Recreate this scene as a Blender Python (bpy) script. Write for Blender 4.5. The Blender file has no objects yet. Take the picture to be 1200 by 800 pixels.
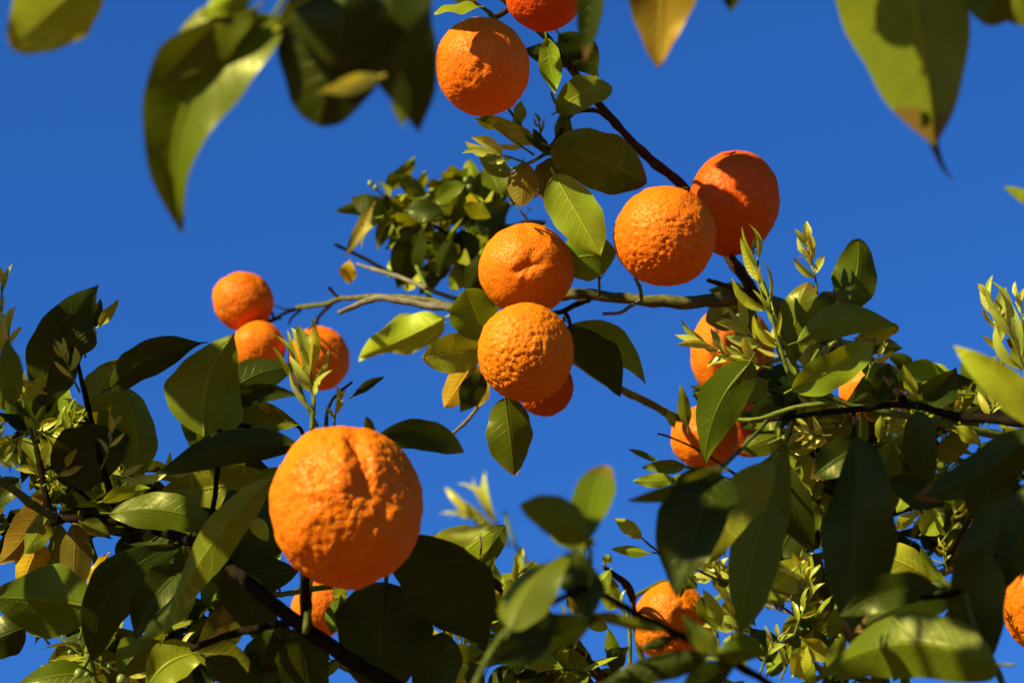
import bpy, math, random
from mathutils import Vector, Matrix, noise

# ------------------------------------------------------------------ camera
PITCH = math.radians(30.0)
HFOV = math.radians(20.0)
CAM = Vector((0.0, 0.0, 1.6))
FWD = Vector((0, math.cos(PITCH), math.sin(PITCH)))
UP = Vector((0, -math.sin(PITCH), math.cos(PITCH)))
RIGHT = Vector((1, 0, 0))
FPX = 600.0 / math.tan(HFOV / 2)
scene = bpy.context.scene
col = scene.collection

cam_data = bpy.data.cameras.new('camera')
cam_data.sensor_width = 36.0
cam_data.lens = 18.0 / math.tan(HFOV / 2)
cam_data.clip_start = 0.05
cam_data.clip_end = 5000.0
cam_data.dof.use_dof = True
cam_data.dof.focus_distance = 2.15
cam_data.dof.aperture_fstop = 12.5
cam_data.dof.aperture_blades = 7
cam = bpy.data.objects.new('camera', cam_data)
col.objects.link(cam)
cam.location = CAM
cam.rotation_euler = (math.radians(90) + PITCH, 0, 0)
scene.camera = cam

# ------------------------------------------------------------------ sky and sun
SUN_CAM = Vector((-0.67, 0.69, 0.27)).normalized()      # right, up, back
SUN = (RIGHT * SUN_CAM.x + UP * SUN_CAM.y - FWD * SUN_CAM.z).normalized()
world = bpy.data.worlds.new('World')
scene.world = world
world.use_nodes = True
wn = world.node_tree.nodes
wl = world.node_tree.links
wn.clear()
sky = wn.new('ShaderNodeTexSky')
sky.sky_type = 'NISHITA'
sky.sun_disc = False
sky.sun_elevation = math.asin(SUN.z)
sky.sun_rotation = math.atan2(SUN.x, SUN.y)
sky.altitude = 1500
sky.air_density = 1.0
sky.dust_density = 0.0
sky.ozone_density = 3.0
hs = wn.new('ShaderNodeHueSaturation')
hs.inputs['Saturation'].default_value = 1.22
hs.inputs['Hue'].default_value = 0.5
bg = wn.new('ShaderNodeBackground')
bg.inputs['Strength'].default_value = 0.0543
wo = wn.new('ShaderNodeOutputWorld')
wl.new(sky.outputs[0], hs.inputs['Color'])
tint = wn.new('ShaderNodeMix')
tint.data_type = 'RGBA'
tint.blend_type = 'MULTIPLY'
tint.inputs[0].default_value = 1.0
tint.inputs[7].default_value = (0.66, 0.99, 1.47, 1)
wl.new(hs.outputs[0], tint.inputs[6])
wl.new(tint.outputs[2], bg.inputs['Color'])
wl.new(bg.outputs[0], wo.inputs['Surface'])

sun_data = bpy.data.lights.new('sun', 'SUN')
sun_data.energy = 5.0
sun_data.angle = math.radians(0.53)
sun_data.color = (1.0, 0.93, 0.62)
sun = bpy.data.objects.new('sun', sun_data)
col.objects.link(sun)
sun.rotation_euler = SUN.to_track_quat('Z', 'Y').to_euler()
sun.location = (0, 0, 10)

vs = scene.view_settings
vs.view_transform = 'Standard'
vs.look = 'None'
vs.exposure = 1.25
vs.gamma = 1.0
vs.use_curve_mapping = False
scene.render.engine = 'CYCLES'
scene.cycles.use_denoising = True
scene.cycles.max_bounces = 8
scene.cycles.transmission_bounces = 6

# ------------------------------------------------------------------ helpers
def P(px, py, d):
    """world point seen at photo pixel (px,py), d metres along the view axis"""
    return CAM + FWD * d + RIGHT * ((px - 600) / FPX * d) + UP * ((400 - py) / FPX * d)

def proj(p):
    v = p - CAM
    d = v.dot(FWD)
    return 600 + v.dot(RIGHT) / d * FPX, 400 - v.dot(UP) / d * FPX, d

def link(o, parent=None):
    col.objects.link(o)
    if parent is not None:
        o.parent = parent
    return o

def tag(o, label, cat, group=None, kind=None):
    o['label'] = label
    o['category'] = cat
    if group:
        o['group'] = group
    if kind:
        o['kind'] = kind
    return o

def mesh_from(verts, faces, uvs=None, smooth=True, name='mesh'):
    m = bpy.data.meshes.new(name)
    m.from_pydata(verts, [], faces)
    if uvs is not None:
        ul = m.uv_layers.new(name='UVMap')
        for i, l in enumerate(m.loops):
            ul.data[i].uv = uvs[l.vertex_index]
    if smooth:
        m.polygons.foreach_set('use_smooth', [True] * len(m.polygons))
    m.update()
    return m

# ------------------------------------------------------------------ materials
def new_mat(name):
    m = bpy.data.materials.new(name)
    m.use_nodes = True
    nt = m.node_tree
    nt.nodes.clear()
    return m, nt.nodes, nt.links

def mathn(N, L, op, a, b=None, c=None):
    n = N.new('ShaderNodeMath')
    n.operation = op
    for i, v in enumerate((a, b, c)):
        if v is None:
            continue
        if isinstance(v, (int, float)):
            n.inputs[i].default_value = v
        else:
            L.new(v, n.inputs[i])
    return n.outputs[0]

def mixc(N, L, fac, a, b, mode='MIX'):
    n = N.new('ShaderNodeMix')
    n.data_type = 'RGBA'
    n.blend_type = mode
    for sock, v in ((n.inputs[0], fac), (n.inputs[6], a), (n.inputs[7], b)):
        if isinstance(v, (int, float)):
            sock.default_value = v
        elif isinstance(v, tuple):
            sock.default_value = v
        else:
            L.new(v, sock)
    return n.outputs[2]

def ramp(N, L, fac, stops):
    n = N.new('ShaderNodeValToRGB')
    e = n.color_ramp.elements
    while len(e) < len(stops):
        e.new(0.5)
    for el, (p, c) in zip(e, stops):
        el.position = p
        el.color = (c, c, c, 1) if isinstance(c, (int, float)) else c
    L.new(fac, n.inputs[0])
    return n.outputs[0]

def noise_tex(N, L, vec, scale, detail=3, rough=0.55):
    n = N.new('ShaderNodeTexNoise')
    n.inputs['Scale'].default_value = scale
    n.inputs['Detail'].default_value = detail
    n.inputs['Roughness'].default_value = rough
    if vec is not None:
        L.new(vec, n.inputs['Vector'])
    return n.outputs[0]

def leaf_material(name, rough, trans, spots, gloss):
    m, N, L = new_mat(name)
    out = N.new('ShaderNodeOutputMaterial')
    info = N.new('ShaderNodeObjectInfo')
    uv = N.new('ShaderNodeTexCoord')
    sep = N.new('ShaderNodeSeparateXYZ')
    L.new(uv.outputs['UV'], sep.inputs[0])
    u, v = sep.outputs[0], sep.outputs[1]
    geo_obj = uv.outputs['Object']
    off = N.new('ShaderNodeVectorMath'); off.operation = 'ADD'
    L.new(geo_obj, off.inputs[0])
    comb = N.new('ShaderNodeCombineXYZ')
    L.new(mathn(N, L, 'MULTIPLY', info.outputs['Random'], 13.0), comb.inputs[0])
    L.new(mathn(N, L, 'MULTIPLY', info.outputs['Random'], 7.0), comb.inputs[1])
    L.new(comb.outputs[0], off.inputs[1])
    vec = off.outputs[0]
    au = mathn(N, L, 'ABSOLUTE', mathn(N, L, 'SUBTRACT', u, 0.5))           # 0 at midrib .. 0.5 edge
    # lateral veins: slanted bands curving to the tip
    wob = mathn(N, L, 'MULTIPLY', noise_tex(N, L, vec, 45, 2), 0.06)
    vv = mathn(N, L, 'ADD', mathn(N, L, 'SUBTRACT', v, mathn(N, L, 'MULTIPLY', au, 0.33)), wob)
    s = mathn(N, L, 'SINE', mathn(N, L, 'MULTIPLY', vv, 62.0))
    vein = ramp(N, L, s, [(0.86, 0.0), (1.0, 1.0)])
    vein = mathn(N, L, 'MULTIPLY', vein, ramp(N, L, au, [(0.0, 1.0), (0.47, 0.15)]))
    mid = ramp(N, L, au, [(0.012, 1.0), (0.035, 0.0)])
    veins = mathn(N, L, 'MAXIMUM', mathn(N, L, 'MULTIPLY', vein, 0.28), mid)
    mott = noise_tex(N, L, vec, 55, 4)
    mott2 = noise_tex(N, L, vec, 14, 2)
    base = info.outputs['Color']
    c1 = mixc(N, L, ramp(N, L, mott2, [(0.35, 0.0), (0.68, 0.5)]), base, mixc(N, L, 1.0, base, (1.35, 1.12, 0.65, 1), 'MULTIPLY'))
    c1 = mixc(N, L, ramp(N, L, mott, [(0.35, 0.0), (0.7, 0.45)]), c1, mixc(N, L, 1.0, base, (0.62, 0.70, 0.8, 1), 'MULTIPLY'))
    c1 = mixc(N, L, mathn(N, L, 'MULTIPLY', veins, 0.5), c1, mixc(N, L, 1.0, base, (1.9, 1.65, 1.6, 1), 'MULTIPLY'))
    # pale rim and a few blemishes
    rim = ramp(N, L, au, [(0.478, 0.0), (0.5, 0.5)])
    c1 = mixc(N, L, rim, c1, mixc(N, L, 1.0, base, (1.7, 1.5, 1.1, 1), 'MULTIPLY'))
    bl = ramp(N, L, noise_tex(N, L, vec, 120, 2), [(0.70 - spots, 0.0), (0.76 - spots, 0.7)])
    c1 = mixc(N, L, bl, c1, (0.05, 0.032, 0.012, 1))
    # withered tip and margin on some leaves
    wn_ = mathn(N, L, 'ADD', mathn(N, L, 'ADD', mathn(N, L, 'MULTIPLY', v, 0.93), mathn(N, L, 'MULTIPLY', au, 0.2)), mathn(N, L, 'MULTIPLY', mott, 0.22))
    wither = mathn(N, L, 'MULTIPLY', ramp(N, L, wn_, [(0.975, 0.0), (1.0, 1.0)]), ramp(N, L, info.outputs['Random'], [(0.76, 0.0), (0.86, 1.0)]))
    c1 = mixc(N, L, mathn(N, L, 'MULTIPLY', wither, 0.8), c1, (0.13, 0.062, 0.012, 1))
    # pale winding leaf-miner trails
    tr_ = mathn(N, L, 'ABSOLUTE', mathn(N, L, 'SUBTRACT', noise_tex(N, L, vec, 38, 1), 0.5))
    trail = mathn(N, L, 'MULTIPLY', ramp(N, L, tr_, [(0.008, 1.0), (0.02, 0.0)]), ramp(N, L, noise_tex(N, L, vec, 9, 1), [(0.56, 0.0), (0.62, 0.45)]))
    c1 = mixc(N, L, trail, c1, mixc(N, L, 1.0, base, (2.0, 1.8, 2.4, 1), 'MULTIPLY'))
    bump = N.new('ShaderNodeBump')
    bump.inputs['Strength'].default_value = 0.5
    bump.inputs['Distance'].default_value = 0.002
    hgt = mathn(N, L, 'ADD', mathn(N, L, 'MULTIPLY', veins, -0.7), mathn(N, L, 'MULTIPLY', mott, 0.6))
    L.new(hgt, bump.inputs['Height'])
    pr = N.new('ShaderNodeBsdfPrincipled')
    L.new(c1, pr.inputs['Base Color'])
    L.new(ramp(N, L, mott, [(0.3, rough - 0.06), (0.7, rough + 0.14)]), pr.inputs['Roughness'])
    pr.inputs['Specular IOR Level'].default_value = 0.0
    L.new(bump.outputs[0], pr.inputs['Normal'])
    tr = N.new('ShaderNodeBsdfTranslucent')
    L.new(mixc(N, L, 1.0, c1, (1.75, 1.35, 0.35, 1), 'MULTIPLY'), tr.inputs['Color'])
    L.new(bump.outputs[0], tr.inputs['Normal'])
    mx = N.new('ShaderNodeMixShader')
    mx.inputs[0].default_value = trans
    L.new(pr.outputs[0], mx.inputs[1]); L.new(tr.outputs[0], mx.inputs[2])
    gl = N.new('ShaderNodeBsdfGlossy')
    gl.inputs['Color'].default_value = (1.0, 0.93, 0.36, 1)
    L.new(ramp(N, L, mott, [(0.3, rough - 0.08), (0.7, rough + 0.12)]), gl.inputs['Roughness'])
    L.new(bump.outputs[0], gl.inputs['Normal'])
    mg = N.new('ShaderNodeMixShader')
    mg.inputs[0].default_value = gloss
    L.new(mx.outputs[0], mg.inputs[1]); L.new(gl.outputs[0], mg.inputs[2])
    L.new(mg.outputs[0], out.inputs['Surface'])
    return m

MAT_LEAF = leaf_material('citrus_leaf', 0.33, 0.27, 0.0, 0.011)
MAT_SHOOT = leaf_material('young_leaf', 0.28, 0.34, -0.1, 0.035)
MAT_WAXY = leaf_material('waxy_leaf', 0.24, 0.18, -0.1, 0.07)

def bark_material():
    m, N, L = new_mat('bark')
    out = N.new('ShaderNodeOutputMaterial')
    info = N.new('ShaderNodeObjectInfo')
    tc = N.new('ShaderNodeTexCoord')
    mp = N.new('ShaderNodeMapping')
    L.new(tc.outputs['UV'], mp.inputs[0])
    mp.inputs['Scale'].default_value = (5, 1.0, 1)
    n1 = noise_tex(N, L, mp.outputs[0], 3.0, 5)
    n2 = noise_tex(N, L, tc.outputs['Object'], 90, 3)
    base = info.outputs['Color']
    c = mixc(N, L, ramp(N, L, n1, [(0.38, 0.0), (0.62, 0.8)]), base, mixc(N, L, 1.0, base, (0.45, 0.42, 0.40, 1), 'MULTIPLY'))
    c = mixc(N, L, ramp(N, L, n2, [(0.5, 0.0), (0.72, 0.55)]), c, mixc(N, L, 1.0, base, (1.7, 1.6, 1.5, 1), 'MULTIPLY'))
    b = N.new('ShaderNodeBump')
    b.inputs['Strength'].default_value = 0.7
    b.inputs['Distance'].default_value = 0.0015
    L.new(mathn(N, L, 'ADD', n1, mathn(N, L, 'MULTIPLY', n2, 0.5)), b.inputs['Height'])
    pr = N.new('ShaderNodeBsdfPrincipled')
    L.new(c, pr.inputs['Base Color'])
    pr.inputs['Roughness'].default_value = 0.85
    pr.inputs['Specular IOR Level'].default_value = 0.0
    L.new(b.outputs[0], pr.inputs['Normal'])
    L.new(pr.outputs[0], out.inputs['Surface'])
    return m
MAT_BARK = bark_material()

def rind_material():
    m, N, L = new_mat('orange_rind')
    out = N.new('ShaderNodeOutputMaterial')
    info = N.new('ShaderNodeObjectInfo')
    tc = N.new('ShaderNodeTexCoord')
    off = N.new('ShaderNodeVectorMath'); off.operation = 'ADD'
    L.new(tc.outputs['Object'], off.inputs[0])
    comb = N.new('ShaderNodeCombineXYZ')
    L.new(mathn(N, L, 'MULTIPLY', info.outputs['Random'], 9.0), comb.inputs[0])
    L.new(comb.outputs[0], off.inputs[1])
    vec = off.outputs[0]
    base = info.outputs['Color']
    big = noise_tex(N, L, vec, 28, 3)
    c = mixc(N, L, ramp(N, L, big, [(0.35, 0.0), (0.7, 0.6)]), base, mixc(N, L, 1.0, base, (1.05, 1.30, 1.0, 1), 'MULTIPLY'))
    pores = N.new('ShaderNodeTexVoronoi')
    pores.inputs['Scale'].default_value = 480
    L.new(vec, pores.inputs['Vector'])
    pit = ramp(N, L, pores.outputs['Distance'], [(0.05, 1.0), (0.38, 0.0)])
    c = mixc(N, L, mathn(N, L, 'MULTIPLY', pit, 0.22), c, mixc(N, L, 1.0, base, (0.72, 0.55, 0.4, 1), 'MULTIPLY'))
    sc = ramp(N, L, noise_tex(N, L, vec, 210, 2), [(0.70, 0.0), (0.78, 0.4)])
    c = mixc(N, L, sc, c, (0.42, 0.17, 0.04, 1))
    scar = mathn(N, L, 'MULTIPLY', ramp(N, L, noise_tex(N, L, vec, 75, 5, 0.7), [(0.61, 0.0), (0.66, 0.6)]), ramp(N, L, noise_tex(N, L, vec, 16, 2), [(0.46, 0.0), (0.58, 1.0)]))
    c = mixc(N, L, scar, c, (0.22, 0.09, 0.025, 1))
    c = mixc(N, L, ramp(N, L, noise_tex(N, L, vec, 12, 2), [(0.55, 0.0), (0.72, 0.5)]), c, mixc(N, L, 1.0, base, (1.02, 1.5, 1.6, 1), 'MULTIPLY'))
    b = N.new('ShaderNodeBump')
    b.inputs['Strength'].default_value = 0.8
    b.inputs['Distance'].default_value = 0.0014
    mid = noise_tex(N, L, vec, 260, 3)
    L.new(mathn(N, L, 'SUBTRACT', mathn(N, L, 'MULTIPLY', mid, 0.9), mathn(N, L, 'MULTIPLY', pit, 0.55)), b.inputs['Height'])
    pr = N.new('ShaderNodeBsdfPrincipled')
    L.new(c, pr.inputs['Base Color'])
    pr.inputs['Roughness'].default_value = 0.44
    pr.inputs['Specular IOR Level'].default_value = 0.0
    pr.inputs['Subsurface Weight'].default_value = 0.10
    pr.inputs['Subsurface Radius'].default_value = (1.0, 0.22, 0.04)
    pr.inputs['Subsurface Scale'].default_value = 0.006
    L.new(b.outputs[0], pr.inputs['Normal'])
    gl = N.new('ShaderNodeBsdfGlossy')
    gl.inputs['Color'].default_value = (1.0, 0.80, 0.42, 1)
    gl.inputs['Roughness'].default_value = 0.42
    L.new(b.outputs[0], gl.inputs['Normal'])
    mg = N.new('ShaderNodeMixShader')
    mg.inputs[0].default_value = 0.017
    L.new(pr.outputs[0], mg.inputs[1]); L.new(gl.outputs[0], mg.inputs[2])
    L.new(mg.outputs[0], out.inputs['Surface'])
    return m
MAT_RIND = rind_material()

def ground_material():
    m, N, L = new_mat('dry_soil')
    out = N.new('ShaderNodeOutputMaterial')
    tc = N.new('ShaderNodeTexCoord')
    n1 = noise_tex(N, L, tc.outputs['Object'], 0.6, 6)
    n2 = noise_tex(N, L, tc.outputs['Object'], 14, 5)
    c = mixc(N, L, ramp(N, L, n1, [(0.38, 0.0), (0.62, 1.0)]), (0.18, 0.066, 0.022, 1), (0.14, 0.056, 0.02, 1))
    c = mixc(N, L, ramp(N, L, n2, [(0.3, 0.0), (0.7, 0.6)]), c, (0.15, 0.07, 0.03, 1))
    b = N.new('ShaderNodeBump')
    b.inputs['Distance'].default_value = 0.03
    L.new(n2, b.inputs['Height'])
    pr = N.new('ShaderNodeBsdfPrincipled')
    L.new(c, pr.inputs['Base Color'])
    pr.inputs['Roughness'].default_value = 0.95
    L.new(b.outputs[0], pr.inputs['Normal'])
    L.new(pr.outputs[0], out.inputs['Surface'])
    return m

# ------------------------------------------------------------------ ground
def build_ground():
    v, f = [], []
    n = 24
    R = 2500.0
    for j in range(n + 1):
        for i in range(n + 1):
            x = R * ((i / n * 2 - 1) ** 3)
            y = R * ((j / n * 2 - 1) ** 3)
            z = 0.06 * noise.noise(Vector((x * 0.4, y * 0.4, 0))) if abs(x) < 60 and abs(y) < 60 else 0
            v.append((x, y, z))
    for j in range(n):
        for i in range(n):
            a = j * (n + 1) + i
            f.append((a, a + 1, a + n + 2, a + n + 1))
    me = mesh_from(v, f)
    me.materials.append(ground_material())
    o = link(bpy.data.objects.new('ground', me))
    o['kind'] = 'structure'
    o['label'] = 'dry brown soil of the orange grove'
build_ground()

# ------------------------------------------------------------------ colours (real base colours)
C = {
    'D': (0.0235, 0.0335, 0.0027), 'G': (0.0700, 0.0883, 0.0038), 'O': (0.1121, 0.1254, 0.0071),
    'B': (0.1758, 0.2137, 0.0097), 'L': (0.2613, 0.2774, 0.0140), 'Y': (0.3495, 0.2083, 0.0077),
    'K': (0.1748, 0.1143, 0.0102), 'P': (0.3360, 0.3427, 0.0436), 'N': (0.1143, 0.0807, 0.0092),
    'brown': (0.0471, 0.0242, 0.0077), 'grey': (0.1814, 0.1478, 0.0846), 'green': (0.0873, 0.1042, 0.0179),
    'dark': (0.0135, 0.0095, 0.005), 'stem': (0.1344, 0.1680, 0.0231), 'olivebark': (0.1109, 0.0974, 0.0282),
}
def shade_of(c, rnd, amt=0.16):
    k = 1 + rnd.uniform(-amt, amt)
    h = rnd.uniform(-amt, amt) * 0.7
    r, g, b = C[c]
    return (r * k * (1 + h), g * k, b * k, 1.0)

# ------------------------------------------------------------------ leaf
def profile(t, a, b):
    m = a / (a + b)
    return (t ** a) * ((1 - t) ** b) / ((m ** a) * ((1 - m) ** b))

def leaf_mesh(L, W, fold=0.15, curl=0.0, bend=0.0, wave=0.0, twist=0.0, drop=0.0, cup=0.0,
              a=0.74, b=1.0, nv=12, nu=4, seed=0, petiole=0.09, bite=0.0):
    verts, faces, uvs = [], [], []
    ph = seed * 1.7
    for j in range(nv + 1):
        t = j / nv
        te = 0.5 - 0.5 * math.cos(math.pi * t)           # denser at both ends
        te = 0.55 * te + 0.45 * t
        w = profile(min(max(te, 0.0), 1.0), a, b) * W / 2
        if j == 0:
            w = W * 0.025
        if j == nv:
            w = W * 0.012
        w *= 1 + 0.05 * math.sin(9 * te + ph)
        arch = 4 * te * (1 - te)
        for i in range(-nu, nu + 1):
            u = i / nu
            edge = 1 + (0.03 * math.sin(23 * te + ph + (2.0 if u < 0 else 0)) if abs(i) == nu else 0)
            if bite and abs(i) == nu and u > 0 and 0.55 < te < 0.72:
                edge *= 1 - bite
            y = u * w * edge
            z = fold * abs(y) + cup * y * y / max(W, 1e-6) * 2
            z += wave * W * math.sin(te * 11 + ph + (1.3 if u > 0 else 0)) * u * u * 0.5
            z -= 0.012 * W * abs(math.sin(te * 26 + abs(u) * -4)) * (1 - abs(u)) * (1 if i else 0)
            th = twist * (te - 0.5)
            y, z = y * math.cos(th) - z * math.sin(th), y * math.sin(th) + z * math.cos(th)
            z += curl * L * arch - drop * L * te ** 3
            y += bend * L * arch
            verts.append((te * L, y, z))
            uvs.append((0.5 + 0.5 * u, te))
    k = 2 * nu + 1
    for j in range(nv):
        for i in range(2 * nu):
            p = j * k + i
            faces.append((p, p + 1, p + k + 1, p + k))
    if petiole:
        r = max(W * 0.022, 0.0006)
        n0 = len(verts)
        for x, rr in ((-petiole * L, r * 1.2), (0.02 * L, r), (0.30 * L, r * 0.45)):
            te = max(x / L, 0)
            zc = curl * L * 4 * te * (1 - te) - drop * L * te ** 3
            yc = bend * L * 4 * te * (1 - te)
            for q in range(5):
                an = q * 2 * math.pi / 5
                verts.append((x, yc + rr * math.cos(an), zc + rr * math.sin(an) - rr * 0.5))
                uvs.append((0.5, 0.0))
        for s in range(2):
            for q in range(5):
                a0 = n0 + s * 5 + q
                b0 = n0 + s * 5 + (q + 1) % 5
                faces.append((a0, b0, b0 + 5, a0 + 5))
    return mesh_from(verts, faces, uvs, name='leaf')

def leaf_frame(base, tip, roll):
    a = (tip - base).normalized()
    view = (CAM - (base + tip) / 2).normalized()
    s = view.cross(a)
    if s.length < 1e-4:
        s = RIGHT.copy()
    s.normalize()
    n = a.cross(s).normalized()
    s = n.cross(a).normalized()
    M = Matrix((a, s, n)).transposed().to_4x4()
    return M @ Matrix.Rotation(math.radians(roll), 4, 'X')

RND = random.Random(11)
LEAVES = []       # (object, centre, length) for later shading decisions

def leaf(bough, bx, by, tx, ty, w, d, dd=0.0, roll=0.0, c='G', mat=None, **kw):
    """a leaf by its base and tip in the photo, its apparent width, depth d at base and d+dd at tip"""
    base, tip = P(bx, by, d), P(tx, ty, d + dd)
    L = (tip - base).length
    W = w / FPX * (d + dd / 2) / max(abs(math.cos(math.radians(roll))), 0.35)
    big = w > 40
    kw.setdefault('seed', RND.randint(0, 99))
    kw.setdefault('wave', RND.uniform(0.04, 0.18))
    kw.setdefault('twist', RND.uniform(-0.9, 0.9))
    kw.setdefault('drop', RND.uniform(-0.02, 0.13))
    kw.setdefault('fold', RND.uniform(0.15, 0.55))
    if kw.pop('flip', RND.random() < 0.6):
        kw['fold'] = -kw['fold']
    kw['b'] = kw.get('b', 0.8) * 1.22
    roll += RND.uniform(-7, 7)
    kw.setdefault('curl', RND.uniform(-0.09, 0.10))
    me = leaf_mesh(L, W, nv=24 if big else 14, nu=5 if big else 3, **kw)
    me.materials.append(mat or MAT_LEAF)
    o = link(bpy.data.objects.new('leaf', me), bough)
    o.matrix_basis = Matrix.Translation(base - bough.location) @ leaf_frame(base, tip, roll)
    o.color = shade_of(c, RND)
    LEAVES.append((o, (base + tip) / 2, L))
    return o

# ------------------------------------------------------------------ wood
def smooth_path(pts, sub=5):
    out = []
    n = len(pts)
    for i in range(n - 1):
        p0, p1, p2, p3 = pts[max(i - 1, 0)], pts[i], pts[i + 1], pts[min(i + 2, n - 1)]
        for k in range(sub):
            t = k / sub
            out.append(0.5 * ((2 * p1) + (p2 - p0) * t + (2 * p0 - 5 * p1 + 4 * p2 - p3) * t * t + (3 * p1 - p0 - 3 * p2 + p3) * t ** 3))
    out.append(pts[-1].copy())
    return out

def tube_mesh(path, r0, r1, sides=8, knob=0.12, seed=0, cap=True, jitter=0.0):
    verts, faces, uvs = [], [], []
    n = len(path)
    prev = None
    dist = 0
    for i, p in enumerate(path):
        tan = (path[min(i + 1, n - 1)] - path[max(i - 1, 0)]).normalized()
        ref = prev if prev is not None else (UP if abs(tan.dot(UP)) < 0.9 else RIGHT)
        x = (ref - tan * ref.dot(tan)).normalized()
        prev = x
        y = tan.cross(x)
        t = i / (n - 1)
        r = r0 + (r1 - r0) * t
        if i:
            dist += (p - path[i - 1]).length
        q = p + Vector((noise.noise(p * 60 + Vector((seed, 0, 0))), noise.noise(p * 60 + Vector((0, seed, 9))), noise.noise(p * 60 + Vector((5, 0, seed))))) * jitter * r
        for k in range(sides):
            an = 2 * math.pi * k / sides
            v = x * math.cos(an) + y * math.sin(an)
            rr = r * (1 + knob * noise.noise((p + v * r * 2) * 130 + Vector((seed, 0, 0))) + knob * 0.8 * noise.noise(p * 45 + Vector((0, seed, 0))))
            verts.append(q + v * rr)
            uvs.append((k / sides, dist * 40))
    for i in range(n - 1):
        for k in range(sides):
            a, b = i * sides + k, i * sides + (k + 1) % sides
            faces.append((a, b, b + sides, a + sides))
    if cap:
        faces.append(tuple(range(sides))[::-1])
        faces.append(tuple((n - 1) * sides + k for k in range(sides)))
    return verts, faces, uvs

def wood(bough, name, pts, w0, w1, c, sub=5, sides=8, seed=None, jitter=0.35, knob=0.26):
    """pts: (px,py,depth); w0,w1 apparent widths in photo pixels at the two ends"""
    seed = RND.randint(0, 50) if seed is None else seed
    path = smooth_path([P(*p) for p in pts], sub)
    r0 = w0 / 2 / FPX * pts[0][2]
    r1 = w1 / 2 / FPX * pts[-1][2]
    o0 = path[0].copy()
    v, f, uv = tube_mesh([p - o0 for p in path], r0, r1, sides, knob, seed, True, jitter)
    me = mesh_from([tuple(q) for q in v], f, uv, name=name)
    me.materials.append(MAT_BARK)
    o = link(bpy.data.objects.new(name, me), bough)
    o.location = o0 - bough.location
    o.color = (*C[c], 1)
    return o, path

def bough(name, at, label, cat='branch', group=None):
    o = link(bpy.data.objects.new(name, None))
    o.location = P(*at)
    o.empty_display_size = 0.02
    tag(o, label, cat, group or 'boughs of the orange tree')
    return o

# ------------------------------------------------------------------ shoots: thin stem with narrow young leaves (sub-parts)
def shoot(bg_, bx, by, tx, ty, d, n=7, ln=34, seed=1, c='P', dd=0.0, sw=3.0, spread=38, tipcluster=True, wr=0.27):
    rnd = random.Random(seed)
    base, tip = P(bx, by, d), P(tx, ty, d + dd)
    ax = tip - base
    L = ax.length
    an = ax.normalized()
    view = (CAM - base).normalized()
    s = view.cross(an).normalized()
    bow = s * L * rnd.uniform(-0.08, 0.08)
    path = smooth_path([base, base + ax * 0.5 + bow, tip], 4)
    o0 = base.copy()
    v, f, uv = tube_mesh([p - o0 for p in path], sw / 2 / FPX * d, sw * 0.3 / FPX * d, 6, 0.08, seed)
    me = mesh_from([tuple(q) for q in v], f, uv, name='shoot')
    me.materials.append(MAT_BARK)
    o = link(bpy.data.objects.new('shoot', me), bg_)
    o.location = o0 - bg_.location
    o.color = (*C['stem'], 1)
    for k in range(n):
        t = 0.25 + 0.75 * (k + 1) / n
        t = min(t, 1.0)
        idx = t * (len(path) - 1)
        i0 = min(int(idx), len(path) - 2)
        p = path[i0].lerp(path[i0 + 1], idx - i0)
        az = k * 2.4 + rnd.uniform(-0.4, 0.4)
        tilt = math.radians(spread * (1.25 - 0.75 * t) * rnd.uniform(0.7, 1.3))
        out = (s * math.cos(az) + view * math.sin(az) * 0.8).normalized()
        dirv = (an * math.cos(tilt) + out * math.sin(tilt)).normalized()
        ll = ln / FPX * d * rnd.uniform(0.65, 1.15) * (0.75 if t > 0.9 else 1)
        lm = leaf_mesh(ll, ll * wr * rnd.uniform(0.75, 1.5), fold=rnd.uniform(0.25, 0.6), curl=rnd.uniform(-0.06, 0.08),
                       wave=0.06, a=0.7, b=0.9, nv=8, nu=2, seed=k, petiole=0.12, drop=rnd.uniform(-0.15, 0.35), bend=rnd.uniform(-0.12, 0.12), twist=rnd.uniform(-0.8, 0.8))
        lm.materials.append(MAT_SHOOT)
        lo = link(bpy.data.objects.new('leaf', lm), o)
        q = p + dirv * ll * 0.05
        M = Matrix.Translation(q - o0) @ leaf_frame(q, q + dirv * ll, rnd.uniform(-65, 65))
        lo.matrix_basis = M
        lo.color = shade_of(c, rnd, 0.2)
    return o

def bud(bg_, px, py, d, r=5, c='P'):
    verts, faces = [], []
    R = r / FPX * d
    for j in range(7):
        th = math.pi * j / 6
        for i in range(8):
            ph = 2 * math.pi * i / 8
            rr = R * math.sin(th) * (1 + 0.06 * math.cos(5 * ph))
            verts.append((rr * math.cos(ph), rr * math.sin(ph), -R * 1.15 * math.cos(th)))
    for j in range(6):
        for i in range(8):
            faces.append((j * 8 + i, j * 8 + (i + 1) % 8, j * 8 + 8 + (i + 1) % 8, j * 8 + 8 + i))
    me = mesh_from(verts, faces, [(0.3, 0.5)] * len(verts), name='bud')
    me.materials.append(MAT_SHOOT)
    o = link(bpy.data.objects.new('flower_bud', me), bg_)
    o.location = P(px, py, d) - bg_.location
    o.color = (0.20, 0.26, 0.06, 1)

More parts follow.
